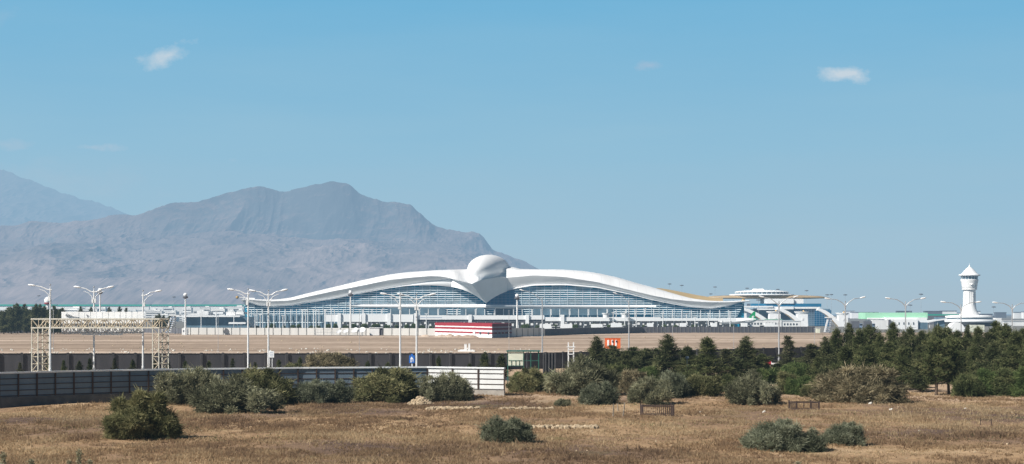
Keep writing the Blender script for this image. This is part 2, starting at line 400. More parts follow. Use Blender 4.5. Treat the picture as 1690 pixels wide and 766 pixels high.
# ------------------------------------------------------------------ mountains
def vnoise(x, y, seed):
    xi = np.floor(x).astype(np.int64); yi = np.floor(y).astype(np.int64); fx = x-xi; fy = y-yi
    fx = fx*fx*(3-2*fx); fy = fy*fy*(3-2*fy)
    def h(a, b):
        n = (a*374761393 + b*668265263 + seed*974711) & 0x7fffffff
        n = ((n ^ (n >> 13)) * 1274126177) & 0x7fffffff
        return ((n ^ (n >> 16)) & 0xffff) / 65535.0
    return (h(xi,yi)*(1-fx)+h(xi+1,yi)*fx)*(1-fy) + (h(xi,yi+1)*(1-fx)+h(xi+1,yi+1)*fx)*fy
def ridged(x, y, oct_, seed):
    t = 0; a = 1.0; f = 1.0; w = 0
    for o in range(oct_):
        t = t + a*(1-np.abs(2*vnoise(x*f, y*f, seed+o)-1)); w += a; a *= .52; f *= 2.03
    return t/w
def rock_mat(name, top, low):
    m, nt, hz = base_mat(name)
    geo = nt.nodes.new('ShaderNodeNewGeometry'); pos = geo.outputs['Position']
    n1 = noise(nt, 0.0012, 8, pos, (1.2, 1, 0.5), 0.65)
    r1 = ramp(nt, [(0.35, tuple(c*.62 for c in top)), (0.65, tuple(c*1.3 for c in top))]); nt.links.new(n1.outputs[0], r1.inputs[0])
    r2 = ramp(nt, [(0.35, tuple(c*.62 for c in low)), (0.65, tuple(c*1.25 for c in low))]); nt.links.new(n1.outputs[0], r2.inputs[0])
    sep = nt.nodes.new('ShaderNodeSeparateXYZ'); nt.links.new(geo.outputs['Normal'], sep.inputs[0])
    mr = nt.nodes.new('ShaderNodeMapRange'); mr.inputs[1].default_value = 0.62; mr.inputs[2].default_value = 0.86
    nt.links.new(sep.outputs['Z'], mr.inputs[0])
    mx = nt.nodes.new('ShaderNodeMix'); mx.data_type = 'RGBA'
    nt.links.new(mr.outputs[0], mx.inputs[0]); nt.links.new(r1.outputs[0], mx.inputs[6]); nt.links.new(r2.outputs[0], mx.inputs[7])
    d = nt.nodes.new('ShaderNodeBsdfDiffuse'); nt.links.new(mx.outputs[2], d.inputs[0]); nt.links.new(d.outputs[0], hz.inputs[0])
    return m
def mountain(name, label, crest, lines, D0, px0, px1, m, n=560, back=2600, seed=3, rough=1.0):
    """lines: list of (D, curve of screen-height at that distance, noise amplitude)"""
    xs = np.linspace((px0-CX)/F*D0, (px1-CX)/F*D0, n)
    Ds = [l[0] for l in lines]
    ys = np.concatenate([np.linspace(a, b, k, endpoint=False) for a, b, k in
                         [(lines[i][0], lines[i+1][0], lines[i][3]) for i in range(len(lines)-1)]] + [np.array([D0]), np.linspace(D0+150, D0+back, 14)])
    rows = []
    zl = []
    for (D, c, amp, k) in lines:
        zl.append(np.array([max(0.0, (HY - c(CX + F*x/D))/F*D) for x in xs]))
    amps = np.array([l[2] for l in lines])
    for y in ys:
        if y <= D0:
            i = min(max(int(np.searchsorted(Ds, y, 'right'))-1, 0), len(Ds)-2)
            t = (y-Ds[i])/(Ds[i+1]-Ds[i])
            z = zl[i]*(1-t)+zl[i+1]*t; a = amps[i]*(1-t)+amps[i+1]*t
        else:
            t = (y-D0)/back; z = zl[-1]*(1-t)**1.2; a = amps[-1]
        r = ridged(xs/900+0.25*ridged(xs/500, np.full(n, y/700), 2, 5), np.full(n, y/1500.0), 6, seed) - 0.62
        wx = 170*vnoise(xs/420.0, np.full(n, y/260.0), seed+50)
        r2 = ridged((xs+wx)/310, np.full(n, y/420.0), 5, seed+20) - 0.6
        env = np.clip(z/60, 0, 1)
        z = z + (r*a + r2*(a*0.5+40))*env*rough
        rows.append([(x, y, max(-5, zz)) for x, zz in zip(xs, z)])
    mb = MB(); mb.grid(rows)
    return tag(mb.build(name, m, smooth=False), label, kind='structure')
crest = crv([(-300,385),(-60,372),(0,367),(60,363),(120,361),(180,353),(230,348),(260,341),(300,333),(330,328),(380,318),(430,312),(470,313),(490,308),(520,304),(550,303),(575,308),(592,318),(610,325),(650,335),(678,341),(698,359),(718,379),(745,379),(778,382),(798,393),(812,410),(850,424),(880,434),(905,446),(940,468),(990,517),(1060,518)], 3)
cliff = crv([(-300,420),(0,400),(60,392),(140,388),(230,386),(340,386),(480,389),(560,388),(640,388),(700,396),(760,412),(820,428),(880,448),(920,478),(970,518),(1060,518)], 8)
talus = crv([(-300,445),(0,425),(60,405),(160,420),(250,436),(330,428),(400,420),(480,425),(560,410),(640,425),(720,418),(800,440),(870,462),(930,500),(970,519),(1060,519)], 8)
foot = crv([(-300,480),(0,470),(120,462),(250,470),(380,462),(520,476),(650,470),(800,480),(900,500),(960,519),(1060,519)], 8)
zero = crv([(-300,519),(1060,519)], 0)
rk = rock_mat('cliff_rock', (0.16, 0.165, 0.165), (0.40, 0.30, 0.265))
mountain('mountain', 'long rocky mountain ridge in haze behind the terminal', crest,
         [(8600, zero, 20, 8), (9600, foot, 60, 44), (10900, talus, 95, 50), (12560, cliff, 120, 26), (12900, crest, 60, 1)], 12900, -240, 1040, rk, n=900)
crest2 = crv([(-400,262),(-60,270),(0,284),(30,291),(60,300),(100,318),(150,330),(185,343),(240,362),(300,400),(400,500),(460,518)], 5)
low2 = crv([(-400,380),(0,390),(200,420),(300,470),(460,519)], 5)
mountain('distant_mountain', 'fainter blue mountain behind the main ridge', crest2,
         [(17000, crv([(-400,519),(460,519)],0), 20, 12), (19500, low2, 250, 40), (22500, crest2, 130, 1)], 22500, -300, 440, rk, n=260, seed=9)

# ------------------------------------------------------------------ vegetation
def leaf_mesh(name, centers, tints, n_per, rad, blen, bwid, seed, up=0.3, m=None, parent=None, core=True):
    rng = np.random.default_rng(seed)
    C = np.array(centers); k = len(C); N = k*n_per
    ci = np.repeat(np.arange(k), n_per)
    d = rng.normal(size=(N,3)); d /= np.linalg.norm(d, axis=1)[:,None]
    rr = np.array(rad)[ci] * rng.uniform(0.15, 1.0, N)**0.6
    sq = np.array([1, 1, 0.85])
    p = C[ci] + d*rr[:,None]*sq
    p[:,2] = np.maximum(p[:,2], 0.03)
    dr = d + rng.normal(scale=0.45, size=(N,3)) + np.array([0,0,up]); dr /= np.linalg.norm(dr, axis=1)[:,None]
    L = blen*rng.uniform(0.5, 1.4, N)*np.where(rng.uniform(size=N) < .05, 2.3, 1.0)
    side = np.cross(dr, rng.normal(size=(N,3))); side /= np.linalg.norm(side, axis=1)[:,None]
    w = bwid*rng.uniform(0.6, 1.4, N)
    a = p - side*w[:,None]*.5; b = p + side*w[:,None]*.5; t = p + dr*L[:,None]
    mid = p + dr*(L*0.55)[:,None]
    v = np.stack([a, mid + side*w[:,None]*-.45, t, mid + side*w[:,None]*.45], axis=1).reshape(-1, 3)
    nf = N; nv = len(v)
    tint = np.clip(np.array(tints)[ci] + rng.normal(scale=0.12, size=N), 0, 1)
    ext_v = []; 
    faces = np.arange(nv, dtype=np.int32).reshape(-1, 4)
    tv = np.repeat(tint, 4)
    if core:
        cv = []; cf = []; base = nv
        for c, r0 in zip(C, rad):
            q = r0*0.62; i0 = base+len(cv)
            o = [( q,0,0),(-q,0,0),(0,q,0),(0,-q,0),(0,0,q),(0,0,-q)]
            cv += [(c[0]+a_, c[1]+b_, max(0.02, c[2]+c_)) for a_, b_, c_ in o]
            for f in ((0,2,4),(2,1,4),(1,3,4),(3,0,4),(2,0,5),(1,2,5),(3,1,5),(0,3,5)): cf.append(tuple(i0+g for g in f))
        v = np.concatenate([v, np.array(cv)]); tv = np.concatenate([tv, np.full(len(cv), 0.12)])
    me = bpy.data.meshes.new(name)
    nl = nf*4 + (len(cf)*3 if core else 0); npoly = nf + (len(cf) if core else 0)
    me.vertices.add(len(v)); me.vertices.foreach_set('co', v.astype(np.float32).ravel())
    me.loops.add(nl); me.polygons.add(npoly)
    li = faces.ravel(); ls = np.arange(nf)*4; lt = np.full(nf, 4)
    if core:
        cfa = np.array(cf, dtype=np.int32); li = np.concatenate([li, cfa.ravel()]); ls = np.concatenate([ls, nf*4+np.arange(len(cf))*3]); lt = np.concatenate([lt, np.full(len(cf), 3)])
    me.loops.foreach_set('vertex_index', li.astype(np.int32)); me.polygons.foreach_set('loop_start', ls.astype(np.int32)); me.polygons.foreach_set('loop_total', lt.astype(np.int32))
    at = me.attributes.new('tint', 'FLOAT', 'POINT'); at.data.foreach_set('value', tv.astype(np.float32))
    me.materials.append(m); me.update(calc_edges=True)
    o = bpy.data.objects.new(name, me); COL.objects.link(o)
    if parent: o.parent = parent
    return o

PROTO_Z = []
def bush_proto(seed, w, h, n, m, per=260, ragged=0.25, name='bush', blen=0.34, bw=0.045, up=0.35, lopsided=0.0):
    """a desert shrub of nominal width w and height h standing at the origin"""
    rnd = random.Random(seed)
    root = thing(name, (0,0,0), 'x', 'bush')
    cs, rs, ts = [], [], []
    nl = max(3, int(w/1.1)); lobes = []
    for i in range(nl):
        a = rnd.uniform(0, 6.28); q = rnd.uniform(0.1, 0.62)
        lobes.append((math.cos(a)*q*w*.5, math.sin(a)*q*w*.36, rnd.uniform(0.30, 0.47)*w, h*rnd.uniform(0.62, 1.0)*(1-0.25*q), rnd.uniform(-.13, .13)))
    while len(cs) < n:
        lx, ly, lr, lh, lt = rnd.choice(lobes)
        a = rnd.uniform(0, 6.28); e = math.asin(rnd.uniform(0.0, 1.0)); q = rnd.uniform(0.55, 1.0)
        r = (0.055+0.13*rnd.random()**1.5)*min(w, h*1.6)*0.8
        x = lx + math.cos(a)*math.cos(e)*(lr-r*.7)*q; y = ly + math.sin(a)*math.cos(e)*(lr-r*.7)*q*.8
        z = math.sin(e)*(lh-r)*q + r*0.5
        if abs(x) > w*.5-r*.5: continue
        if rnd.random() < ragged*0.4: z *= 1.12; r *= .6
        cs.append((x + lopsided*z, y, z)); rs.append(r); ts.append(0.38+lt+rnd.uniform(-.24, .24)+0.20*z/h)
    f = leaf_mesh('foliage', cs, ts, per, rs, blen, bw, seed, up, m, root)
    st = MB()
    for i in range(9):
        c = cs[rnd.randrange(len(cs))]
        st.tube([(rnd.uniform(-.2,.2), rnd.uniform(-.2,.2), -.1), (c[0]*.4, c[1]*.4, c[2]*.45), (c[0]*.9, c[1]*.9, c[2]*.95)], [.07, .045, .015], 5)
    st.build('stem', M['bark'], root)
    return root
def lobed_proto(seed, lobes, m, per, name):
    rnd = random.Random(seed); root = thing(name, (0,0,0), 'x', 'bush'); cs, rs, ts = [], [], []
    for (lx, ly, lz, lr) in lobes:
        tl = rnd.uniform(-.12, .12)
        for _ in range(int(14+30*lr*lr)):
            d = Vector((rnd.gauss(0,1), rnd.gauss(0,1), rnd.gauss(0.15,1))).normalized(); q = lr*rnd.uniform(.55, 1.0)
            z = lz+d.z*q*.9
            if z < .12: z = rnd.uniform(.12, .5)
            cs.append((lx+d.x*q*1.05, ly+d.y*q, z)); rs.append(rnd.uniform(.10, .30)); ts.append(.44+tl+rnd.uniform(-.22,.22)+.2*d.z)
    leaf_mesh('foliage', cs, ts, per, rs, .34, .045, seed, .05, m, root)
    st = MB()
    for (lx, ly, lz, lr) in lobes: st.tube([(0,0,-.1), (lx*.4,ly*.4,lz*.45), (lx,ly,lz)], [.10,.06,.02], 6)
    st.build('stem', M['bark'], root)
    return root
def pine_proto(seed, w, h, m, per=90, name='pine_tree', crown0=0.08, top_k=1.0):
    rnd = random.Random(seed)
    root = thing(name, (0,0,0), 'x', 'tree')
    tr = MB(); bend = [(rnd.uniform(-.12,.12), rnd.uniform(-.12,.12)) for _ in range(5)]
    path = [(bend[i][0]*i*.5, bend[i][1]*i*.5, -.1 + h*.94*i/4) for i in range(5)]
    tr.tube(path, [.17, .14, .10, .06, .02], 7)
    cs, rs, ts = [], [], []
    z = h*crown0
    while z < h*0.95:
        t = (z/h-crown0)/(1-crown0)
        prof = (min(1, .62+t*2.4) if t < .16 else 1.0) * (1-t)**(0.62*top_k)
        Rr = w*.5*prof*rnd.uniform(0.8, 1.08)
        nb = max(3, int(4+Rr*1.7)); lop = rnd.uniform(0, 6.28)
        a0 = rnd.uniform(0, 6.28)
        for j in range(nb):
            a = a0 + j*6.283/nb + rnd.uniform(-.3, .3)
            L = Rr*rnd.uniform(0.45, 1.18)*(1+.22*math.cos(a-lop))
            r = rnd.uniform(.24, .44)*(0.6+0.4*prof)*min(1.25, w/3.2)
            for k in ((0.45, .9), (0.95, 1.0)) if L > .7 else ((.8, 1.0),):
                x, y = math.cos(a)*L*k[0], math.sin(a)*L*k[0]
                zz = z + L*k[0]*0.5 + rnd.uniform(-.12, .12)
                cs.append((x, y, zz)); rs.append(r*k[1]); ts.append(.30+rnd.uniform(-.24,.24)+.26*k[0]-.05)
            tr.tube([(0,0,z), (math.cos(a)*L*.6, math.sin(a)*L*.6, z+L*.2), (math.cos(a)*L, math.sin(a)*L, z+L*.4)], [.045, .03, .01], 4, False)
        z += rnd.uniform(.42, .68)
    for j in range(3):
        cs.append((rnd.uniform(-.12,.12), rnd.uniform(-.12,.12), h*(.93+.03*j))); rs.append(.26-.06*j); ts.append(.5)
    for j in range(3):
        a = rnd.uniform(0, 6.28); q = w*.10
        x, y = math.cos(a)*q, math.sin(a)*q
        for s_ in range(3):
            cs.append((x*(1+.1*s_), y*(1+.1*s_), h*(.74+.05*s_))); rs.append(.30-.06*s_); ts.append(.48)
    tr.build('trunk', M['bark'], root)
    leaf_mesh('crown', cs, ts, per, rs, .30, .05, seed, 0.55, m, root)
    return root

protos = []
def park(o):
    """first prototype is not left lying about: it is removed once every copy has been made"""
    protos.append(o); return o
B = {}
for key, seed, mt in (('g1', 11, 'bush_grey'), ('g2', 12, 'bush_grey'), ('o1', 13, 'bush_olive'), ('b1', 14, 'bush_blue'), ('b2', 15, 'bush_blue'), ('r1', 16, 'bush_brown')):
    B[key] = park(bush_proto(seed, 5.0, 3.2, 150, M[mt], per=300, ragged=.6 if key=='o1' else .35, name='desert_bush', blen=.25, bw=.042))
B['lone'] = park(lobed_proto(51, [(-1.65,0,1.35,.85),(-.55,-.5,1.5,1.15),(.9,.3,1.5,1.1),(1.85,0,1.15,.62),(2.2,.1,.85,.38),(-.15,0,2.7,.7),(-.1,0,3.3,.42),(.85,0,2.65,.62),(1.0,.1,3.2,.36),(-1.25,0,2.45,.5),(-1.6,.2,2.75,.3),(-2.0,0,.55,.45),(-.9,0,.6,.75),(.6,.2,.7,.8)], M['bush_olive'], 240, 'desert_bush'))
B['low2'] = park(bush_proto(22, 3.6, 2.6, 130, M['bush_green'], per=240, ragged=.7, name='green_shrub', blen=.2, bw=.045))
B['low'] = park(bush_proto(21, 4.0, 2.4, 130, M['bush_green'], per=240, name='green_shrub', blen=.2, bw=.045))
PN = {}
for key, seed, w, mt, c0, tk in (('p1', 31, 4.0, 'pine_dark', .05, 1.55), ('p2', 32, 3.5, 'pine_mid', .06, 1.7), ('p3', 33, 4.2, 'pine_dark', .10, 1.1), ('p4', 34, 3.9, 'pine_mid', .22, .85), ('p5', 35, 2.8, 'pine_dull', .06, 1.6), ('p6', 36, 4.4, 'pine_mid', .05, 1.2)):
    PN[key] = park(pine_proto(seed, w, 7.0, M[mt], crown0=c0, top_k=tk))

def extent(root):
    fo = [c for c in root.children if c.name.split('.')[0] in ('foliage', 'crown')][0]
    v = np.empty(len(fo.data.vertices)*3, np.float32); fo.data.vertices.foreach_get('co', v); v = v.reshape(-1, 3)
    return (float(np.percentile(v[:,0], 99.3)-np.percentile(v[:,0], .7)), float(np.percentile(v[:,2], 99.7)), float((np.percentile(v[:,0], 99.3)+np.percentile(v[:,0], .7))/2))
EXT = {k: extent(o) for k, o in B.items()}; PEX = {k: extent(o) for k, o in PN.items()}
def place_bush(key, px, base, top, width, label, group=None, D=None, rz=None, bw=5.0, bh=3.2, name='desert_bush', mats=None):
    if D is None: g = G(px, base)
    else: g = Vector((X(px, D), D, gz(X(px, D), D)))
    bw, bh, _ = EXT[key]
    h = (base-top)/F*g.y if D is None else (Z(top, D)-g.z)
    w = width/F*g.y
    rz = 0.0 if key == 'lone' else random.choice([0, math.pi]) + random.uniform(-.25, .25) if rz is None else rz
    g.z -= 0.03
    o = dup(B[key], g, rz, (w/bw, w/bw*0.5+0.5*h/bh, h/bh), label, group, mats)
    o.name = name
    return o
BG = None
# the individual bushes of the field, by the place of their foot in the field
BUSH = [
 ('lone', 235, 726, 648, 114, 'ragged dark olive tamarisk bush standing alone in the left field, with a long shadow'),
 ('g1', 318, 669, 609, 108, 'tall grey-green bush against the metal fence, directly behind the lone ragged bush'),
 ('o1', 432, 668, 609, 95, 'tall olive bush rising behind the widest dense bush by the fence'),
 ('g2', 395, 681, 622, 138, 'widest and lowest-reaching dense grey-green bush by the left fence'),
 ('b2', 503, 667, 628, 58, 'small dense dark green bush next to the widest bush at the fence'),
 ('b1', 549, 666, 629, 62, 'small round green bush left of the tall bush beside the stone pile'),
 ('o1', 640, 663, 609, 112, 'tall dense olive-green bush in front of the fence left of the stone pile'),
 ('g1', 738, 662, 616, 80, 'loose grey bush partly hiding the bright end section of the metal fence'),
 ('o1', 872, 650, 609, 58, 'dark brownish bush just right of the end of the metal fence'),
 ('g2', 955, 651, 589, 112, 'large tall grey-green bush below the white twin-post frame'),
 ('b1', 990, 668, 632, 60, 'low round green bush in front of the large tall grey-green bush'),
 ('g1', 1072, 667, 624, 66, 'grey bush directly behind the iron grave railing'),
 ('b2', 1118, 655, 613, 48, 'small grey-green bush right of the bush behind the iron railing'),
 ('r1', 1040, 650, 612, 56, 'brownish bush between the low round bush and the iron railing'),
 ('g2', 1246, 667, 614, 82, 'rounded grey-green bush with a long shadow right of the iron-railed plot'),
 ('r1', 1418, 665, 606, 138, 'very wide pale grey-brown bush in front of the pine plantation'),
 ('b1', 837, 730, 688, 80, 'round grey-green bush alone in the middle of the field'),
 ('b2', 1268, 743, 694, 92, 'larger blue-green bush in the right foreground'),
 ('b1', 1327, 746, 709, 66, 'lower lobe-shaped blue-green bush joined to the right side of the larger foreground bush'),
 ('b2', 1388, 735, 698, 62, 'small low green bush at the far right of the foreground'),
 ('g1', 928, 671, 658, 26, 'tiny dark bush near the stone rows in the middle'),
]
for k, px, ba, to, wi, lb in BUSH: place_bush(k, px, ba, to, wi, lb)
place_bush('r1', 545, 0, 583, 84, 'brownish green bush behind the metal fence, in front of the dark wall', D=222)
place_bush('o1', 485, 0, 600, 40, 'small olive bush behind the metal fence beside the brownish green bush', D=216)
LOWS = [(860,648,612,50),(905,640,606,60),(1010,640,600,60),(1150,652,618,60),(1185,648,622,44),(1205,650,610,50),(1290,650,604,54),(1322,652,616,44),(1345,655,622,40),(1370,640,606,60),(1500,640,604,60),
        (1590,655,612,66),(1622,652,606,60),(1655,652,600,70),(1688,655,606,60),(1310,630,598,60),(1130,640,606,50),(1270,634,596,60),(925,650,618,46),(1520,634,600,60),(1080,636,600,60)]
for px, ba, to, wi in LOWS:
    place_bush(random.choice(['low','low2']), px+random.uniform(-6,6), ba, to+random.uniform(0,12), wi*random.uniform(.7,.95), 'leafy green shrub growing low among the pines of the plantation', 'low green shrubs among the pines', rz=random.uniform(0,6.28), bw=4.0, bh=2.0, name='green_shrub',
               mats={'foliage': random.choice([M['bush_green'], M['bush_green'], M['bush_olive'], M['pine_mid']])})
# pines: (px, top y, distance, width px, proto, label)
GP = 'pines of the plantation'
LP = 'dark green pine standing in the dense plantation on the right'
PINES = [
 (985,556,205,46,'p1','conical dark pine left of the orange box, behind the large grey bush'),
 (1012,570,215,44,'p3','broad low pine below the orange box'),
 (1045,573,222,50,'p6','dark rounded pine right of the orange box'),
 (1068,575,218,44,'p3','lower dark pine left of the broad pointed pine'),
 (1102,553,200,60,'p1','broad pointed pine, tallest between the orange box and the tall street lamp'),
 (1134,572,212,42,'p2','lower pine tucked behind the broad pointed pine'),
 (1168,557,196,54,'p2','narrow-topped pine left of the conical pine by the tall street lamp'),
 (1199,576,206,42,'p5','short dull pine between two taller pointed pines'),
 (1231,556,198,54,'p1','dark conical pine just left of the tall street lamp'),
 (1258,584,214,38,'p6','low yellow-green pine left of the tall street lamp'),
 (1300,554,235,28,'p5','thin dull reddish pine right of the tall street lamp'),
 (1339,568,205,44,'p5','dull pine at the left edge of the dense plantation'),
]
for px, to, D, wd, k, lb in PINES:
    h = Z(to, D); w0 = {'p1':3.6,'p2':3.2,'p3':4.2,'p4':3.9,'p5':2.6,'p6':4.4}[k]; s = wd*1.2/F*D/PEX[k][0]; h = h*7.0/PEX[k][1]
    dup(PN[k], (X(px,D), D, gz(X(px,D),D)-.03), random.uniform(0,6.28), (s, s, h/7.0), lb)
DENSE = [(1362,552,200,44),(1380,546,204,48),(1402,539,204,46),(1418,548,196,40),(1434,537,206,46),(1452,546,200,44),(1474,536,204,46),(1492,546,198,44),(1503,540,212,44),(1520,552,198,44),(1534,546,208,44),
         (1547,540,203,46),(1563,536,208,44),(1580,547,198,46),(1597,541,206,44),(1614,534,203,46),(1630,543,199,44),(1644,532,206,46),(1660,540,200,46),(1676,546,196,44),(1688,538,206,44),(1705,540,200,50),
         (1350,590,190,44),(1372,585,186,44),(1466,566,184,50),(1490,572,180,46),(1545,556,172,62),(1566,554,174,60),(1518,570,178,52),(1608,572,182,50),(1640,566,178,56),(1672,570,180,54),(1700,575,178,50),
         (1395,572,184,52),(1432,572,186,50),(1590,578,186,44),(1655,590,176,46),
         (1376,560,232,50),(1410,552,240,50),(1446,552,236,50),(1484,556,240,50),(1526,556,236,50),(1560,552,240,50),(1602,552,236,50),(1636,550,240,50),(1668,552,236,50),(1325,588,214,44),(1285,596,220,44),(1150,590,214,44),(1085,590,216,44),(1215,592,218,44),(1030,590,200,50),(965,592,214,40)]
ks = ['p1','p2','p3','p6','p4','p2','p6']
for i, (px, to, D, wd) in enumerate(DENSE):
    if D > 190: to += random.uniform(-6, 7); wd *= random.uniform(.8, 1.2)
    k = ks[i % 7] if D > 176 else 'p4'
    if px < 1340: lb, gp = 'low dark pine filling a gap between the taller scattered pines', 'low pines between the scattered taller ones'
    elif D < 176: lb, gp = 'round-crowned pine with bare trunk at the front edge of the plantation', 'bare-trunked pines at the plantation front'
    else: lb, gp = LP, GP
    h = Z(to, D); w0 = {'p1':3.6,'p2':3.2,'p3':4.2,'p4':3.9,'p5':2.6,'p6':4.4}[k]; s = wd*.93/F*D/PEX[k][0]; h = h*7.0/PEX[k][1]
    dup(PN[k], (X(px,D), D, gz(X(px,D),D)-.03), random.uniform(0,6.28), (s, s, h/7.0), lb, gp)
# saplings in front of the dark wall
for px, to in ((33,599),(80,596),(105,595),(131,596),(148,592),(189,592),(219,594),(256,596),(278,597),(306,596),(345,596),(384,592),(421,598),(460,594),(495,590),(607,596),(640,598),(724,588),(775,600)):
    D = 219; h = Z(to, D)
    dup(PN[random.choice(['p1','p2','p5'])], (X(px,D), D, 0), random.uniform(0,6.28), (0.42, 0.42, h/7.0),
        'small young conifer planted along the foot of the dark wall', 'young conifers along the dark wall')
for px, to, wd, lb in ((800,582,34,'dark green conifer behind the bright end of the metal fence'), (828,585,36,'broad dark conifer left of the green steel shelter')):
    D = 212; s = wd/F*D/3.6
    dup(PN['p1'], (X(px,D), D, 0), 1, (s, s, Z(to,D)/7.0), lb)
# far trees by the runway, left
FT = 'dark green tree in the far belt on the left'
for i in range(26):
    px = -20 + i*5.0 + random.uniform(-2,2); D = 700 + random.uniform(-25, 40)
    to = 505 + random.uniform(-3, 7) + (4 if px < 20 else 0) + (5 if px > 95 else 0)
    dup(PN['p3'], (X(px,D), D, 0), random.uniform(0,6.28), (1.5, 1.5, Z(to,D)/7.0), FT, 'trees of the far left belt')
for px, to in ((133,507),(150,508),(180,508),(197,507),(208,509),(258,521),(263,519),(270,521),(280,522)):
    D = 780
    dup(PN['p3'], (X(px,D), D, 0), random.uniform(0,6.28), (1.1, 1.1, Z(to,D)/7.0), 'dark treetop showing above the big sign board', 'treetops around the big sign board')
# shrubs before the terminal
for i in range(58):
    px = 395 + i*14.5 + random.uniform(-5,5); D = 850 + random.uniform(0, 20)
    if 900 < px < 1230 and i % 2: continue
    to = random.uniform(531, 537)
    dup(B['low'], (X(px,D), D, 0), random.uniform(0,6.28), (random.uniform(.7,1.3), .9, Z(to,D)/2.1), 'dark shrub planted before the terminal arrivals level', 'shrubs before the terminal')
# weeds in the near foreground
wp = MB()
def weed_proto(seed, h):
    rnd = random.Random(seed); root = thing('weed', (0,0,0), 'x', 'weed')
    st = MB(); cs = []; rs = []; ts = []
    for j in range(3):
        a = rnd.uniform(0, 6.28); q = rnd.uniform(.0, .12)
        st.tube([(0,0,-.05), (math.cos(a)*q*.5, math.sin(a)*q*.5, h*.5), (math.cos(a)*q, math.sin(a)*q, h*rnd.uniform(.7,1))], [.014, .01, .004], 5)
        for k in range(7): cs.append((math.cos(a)*q*k/7, math.sin(a)*q*k/7, h*(.25+.1*k))); rs.append(.10-.008*k); ts.append(.6)
    st.build('stem', M['wood'], root); leaf_mesh('leaves', cs, ts, 14, rs, .12, .05, seed, .6, M['weed'], root, core=False)
    return root
wd0 = park(weed_proto(5, 1.0))
for px, to, lb in ((130,741,'tallest leafy weed stalk at the bottom edge, in the left corner'), (5,746,'thin weed stalk at the far left bottom corner'), (52,757,'short weed tip between the two left weed stalks'),
                   (113,759,'low weed tip just left of the tallest weed stalk'), (149,758,'low weed tip just right of the tallest weed stalk'), (1318,761,'weed tip at the bottom edge right of the middle')):
    D = 89.0; g = gz(X(px,D), D); s = (Z(to,D)-g)
    dup(wd0, (X(px,D), D, g), random.uniform(0,6), (1.1 if s > .6 else .8, 1, max(.3, s)), lb)
# grass
def scatter_grass(name, n, m, label, seed, xr, yr, hh, accept=None):
    rng = np.random.default_rng(seed)
    y = rng.uniform(yr[0], yr[1], n*3); x = rng.uniform(-1, 1, n*3)*y*0.33
    a = vnoise(x*.35+40, y*.22, 3)*.6+vnoise(x*1.3+9, y*.9, 8)*.4
    keep = rng.uniform(size=len(x)) < np.clip((a-.28)*2.2, .05, 1)
    if accept is not None: keep &= accept(x, y)
    x = x[keep][:n]; y = y[keep][:n]; a = a[keep][:n]; n = len(x)
    z = np.array([gz(p, q) for p, q in zip(x, y)])
    B_ = 4; X_ = np.repeat(x, B_)+rng.normal(scale=.06, size=n*B_); Y_ = np.repeat(y, B_)+rng.normal(scale=.06, size=n*B_); Zb = np.repeat(z, B_)-.01
    h_ = np.repeat(hh*(0.5+a)*rng.uniform(.5,1.4,n), B_)*rng.uniform(.6,1.2,n*B_)
    an = rng.uniform(0, 6.28, n*B_); w_ = rng.uniform(.02, .045, n*B_)
    p0 = np.stack([X_-np.cos(an)*w_, Y_-np.sin(an)*w_, Zb], 1); p1 = np.stack([X_+np.cos(an)*w_, Y_+np.sin(an)*w_, Zb], 1)
    ln = rng.normal(scale=.5, size=(n*B_, 2))*h_[:,None]
    p2 = np.stack([X_+ln[:,0], Y_+ln[:,1], Zb+h_], 1)
    v = np.stack([p0,p1,p2], 1).reshape(-1,3); N = n*B_
    me = bpy.data.meshes.new(name); me.vertices.add(len(v)); me.vertices.foreach_set('co', v.astype(np.float32).ravel())
    me.loops.add(N*3); me.polygons.add(N); me.loops.foreach_set('vertex_index', np.arange(N*3, dtype=np.int32))
    me.polygons.foreach_set('loop_start', (np.arange(N)*3).astype(np.int32)); me.polygons.foreach_set('loop_total', np.full(N,3,dtype=np.int32))
    t = np.clip(np.repeat(-.08+vnoise(x*.10+5, y*.08+7, 31)*.65+vnoise(x*.5+5, y*.3+7, 33)*.45, B_)+rng.normal(scale=.14, size=N), 0, 1)
    at = me.attributes.new('tint', 'FLOAT', 'POINT'); at.data.foreach_set('value', np.repeat(t, 3).astype(np.float32))
    me.materials.append(m); me.update(calc_edges=True)
    o = bpy.data.objects.new(name, me); COL.objects.link(o); tag(o, label, kind='stuff'); o['category'] = 'grass'
def notfence(x, y):  # nothing beyond the fence line on the left
    return y < np.where(x < -3, 146+(x+46)*0.42-1.5, 176)
scatter_grass('dry_grass', 95000, M['grass'], 'short dry golden brown grass covering the field', 4, None, (84, 176), .15, notfence)
scatter_grass('tall_weeds', 2600, M['grass'], 'taller dry weed tufts scattered over the field', 12, None, (86, 172), .34, lambda x, y: notfence(x, y) & (vnoise(x*.16+3, y*.12+1, 77) > .56))
def greenpatch(x, y):
    c = [(-4.5,147,6,1.6),(2,146,6,1.5),(-28,121,9,3),(22,136,9,1.6),(13,125,4,3),(-20,112,6,3),(28,112,5,3),(10,151,8,1)]
    k = np.zeros(len(x), bool)
    for cx, cy, rx, ry in c: k |= ((x-cx)/rx)**2+((y-cy)/ry)**2 < 1
    return k & notfence(x, y)
scatter_grass('green_grass', 5000, M['greengrass'], 'thin green grass patches in the dry field', 6, None, (100, 155), .11, greenpatch)

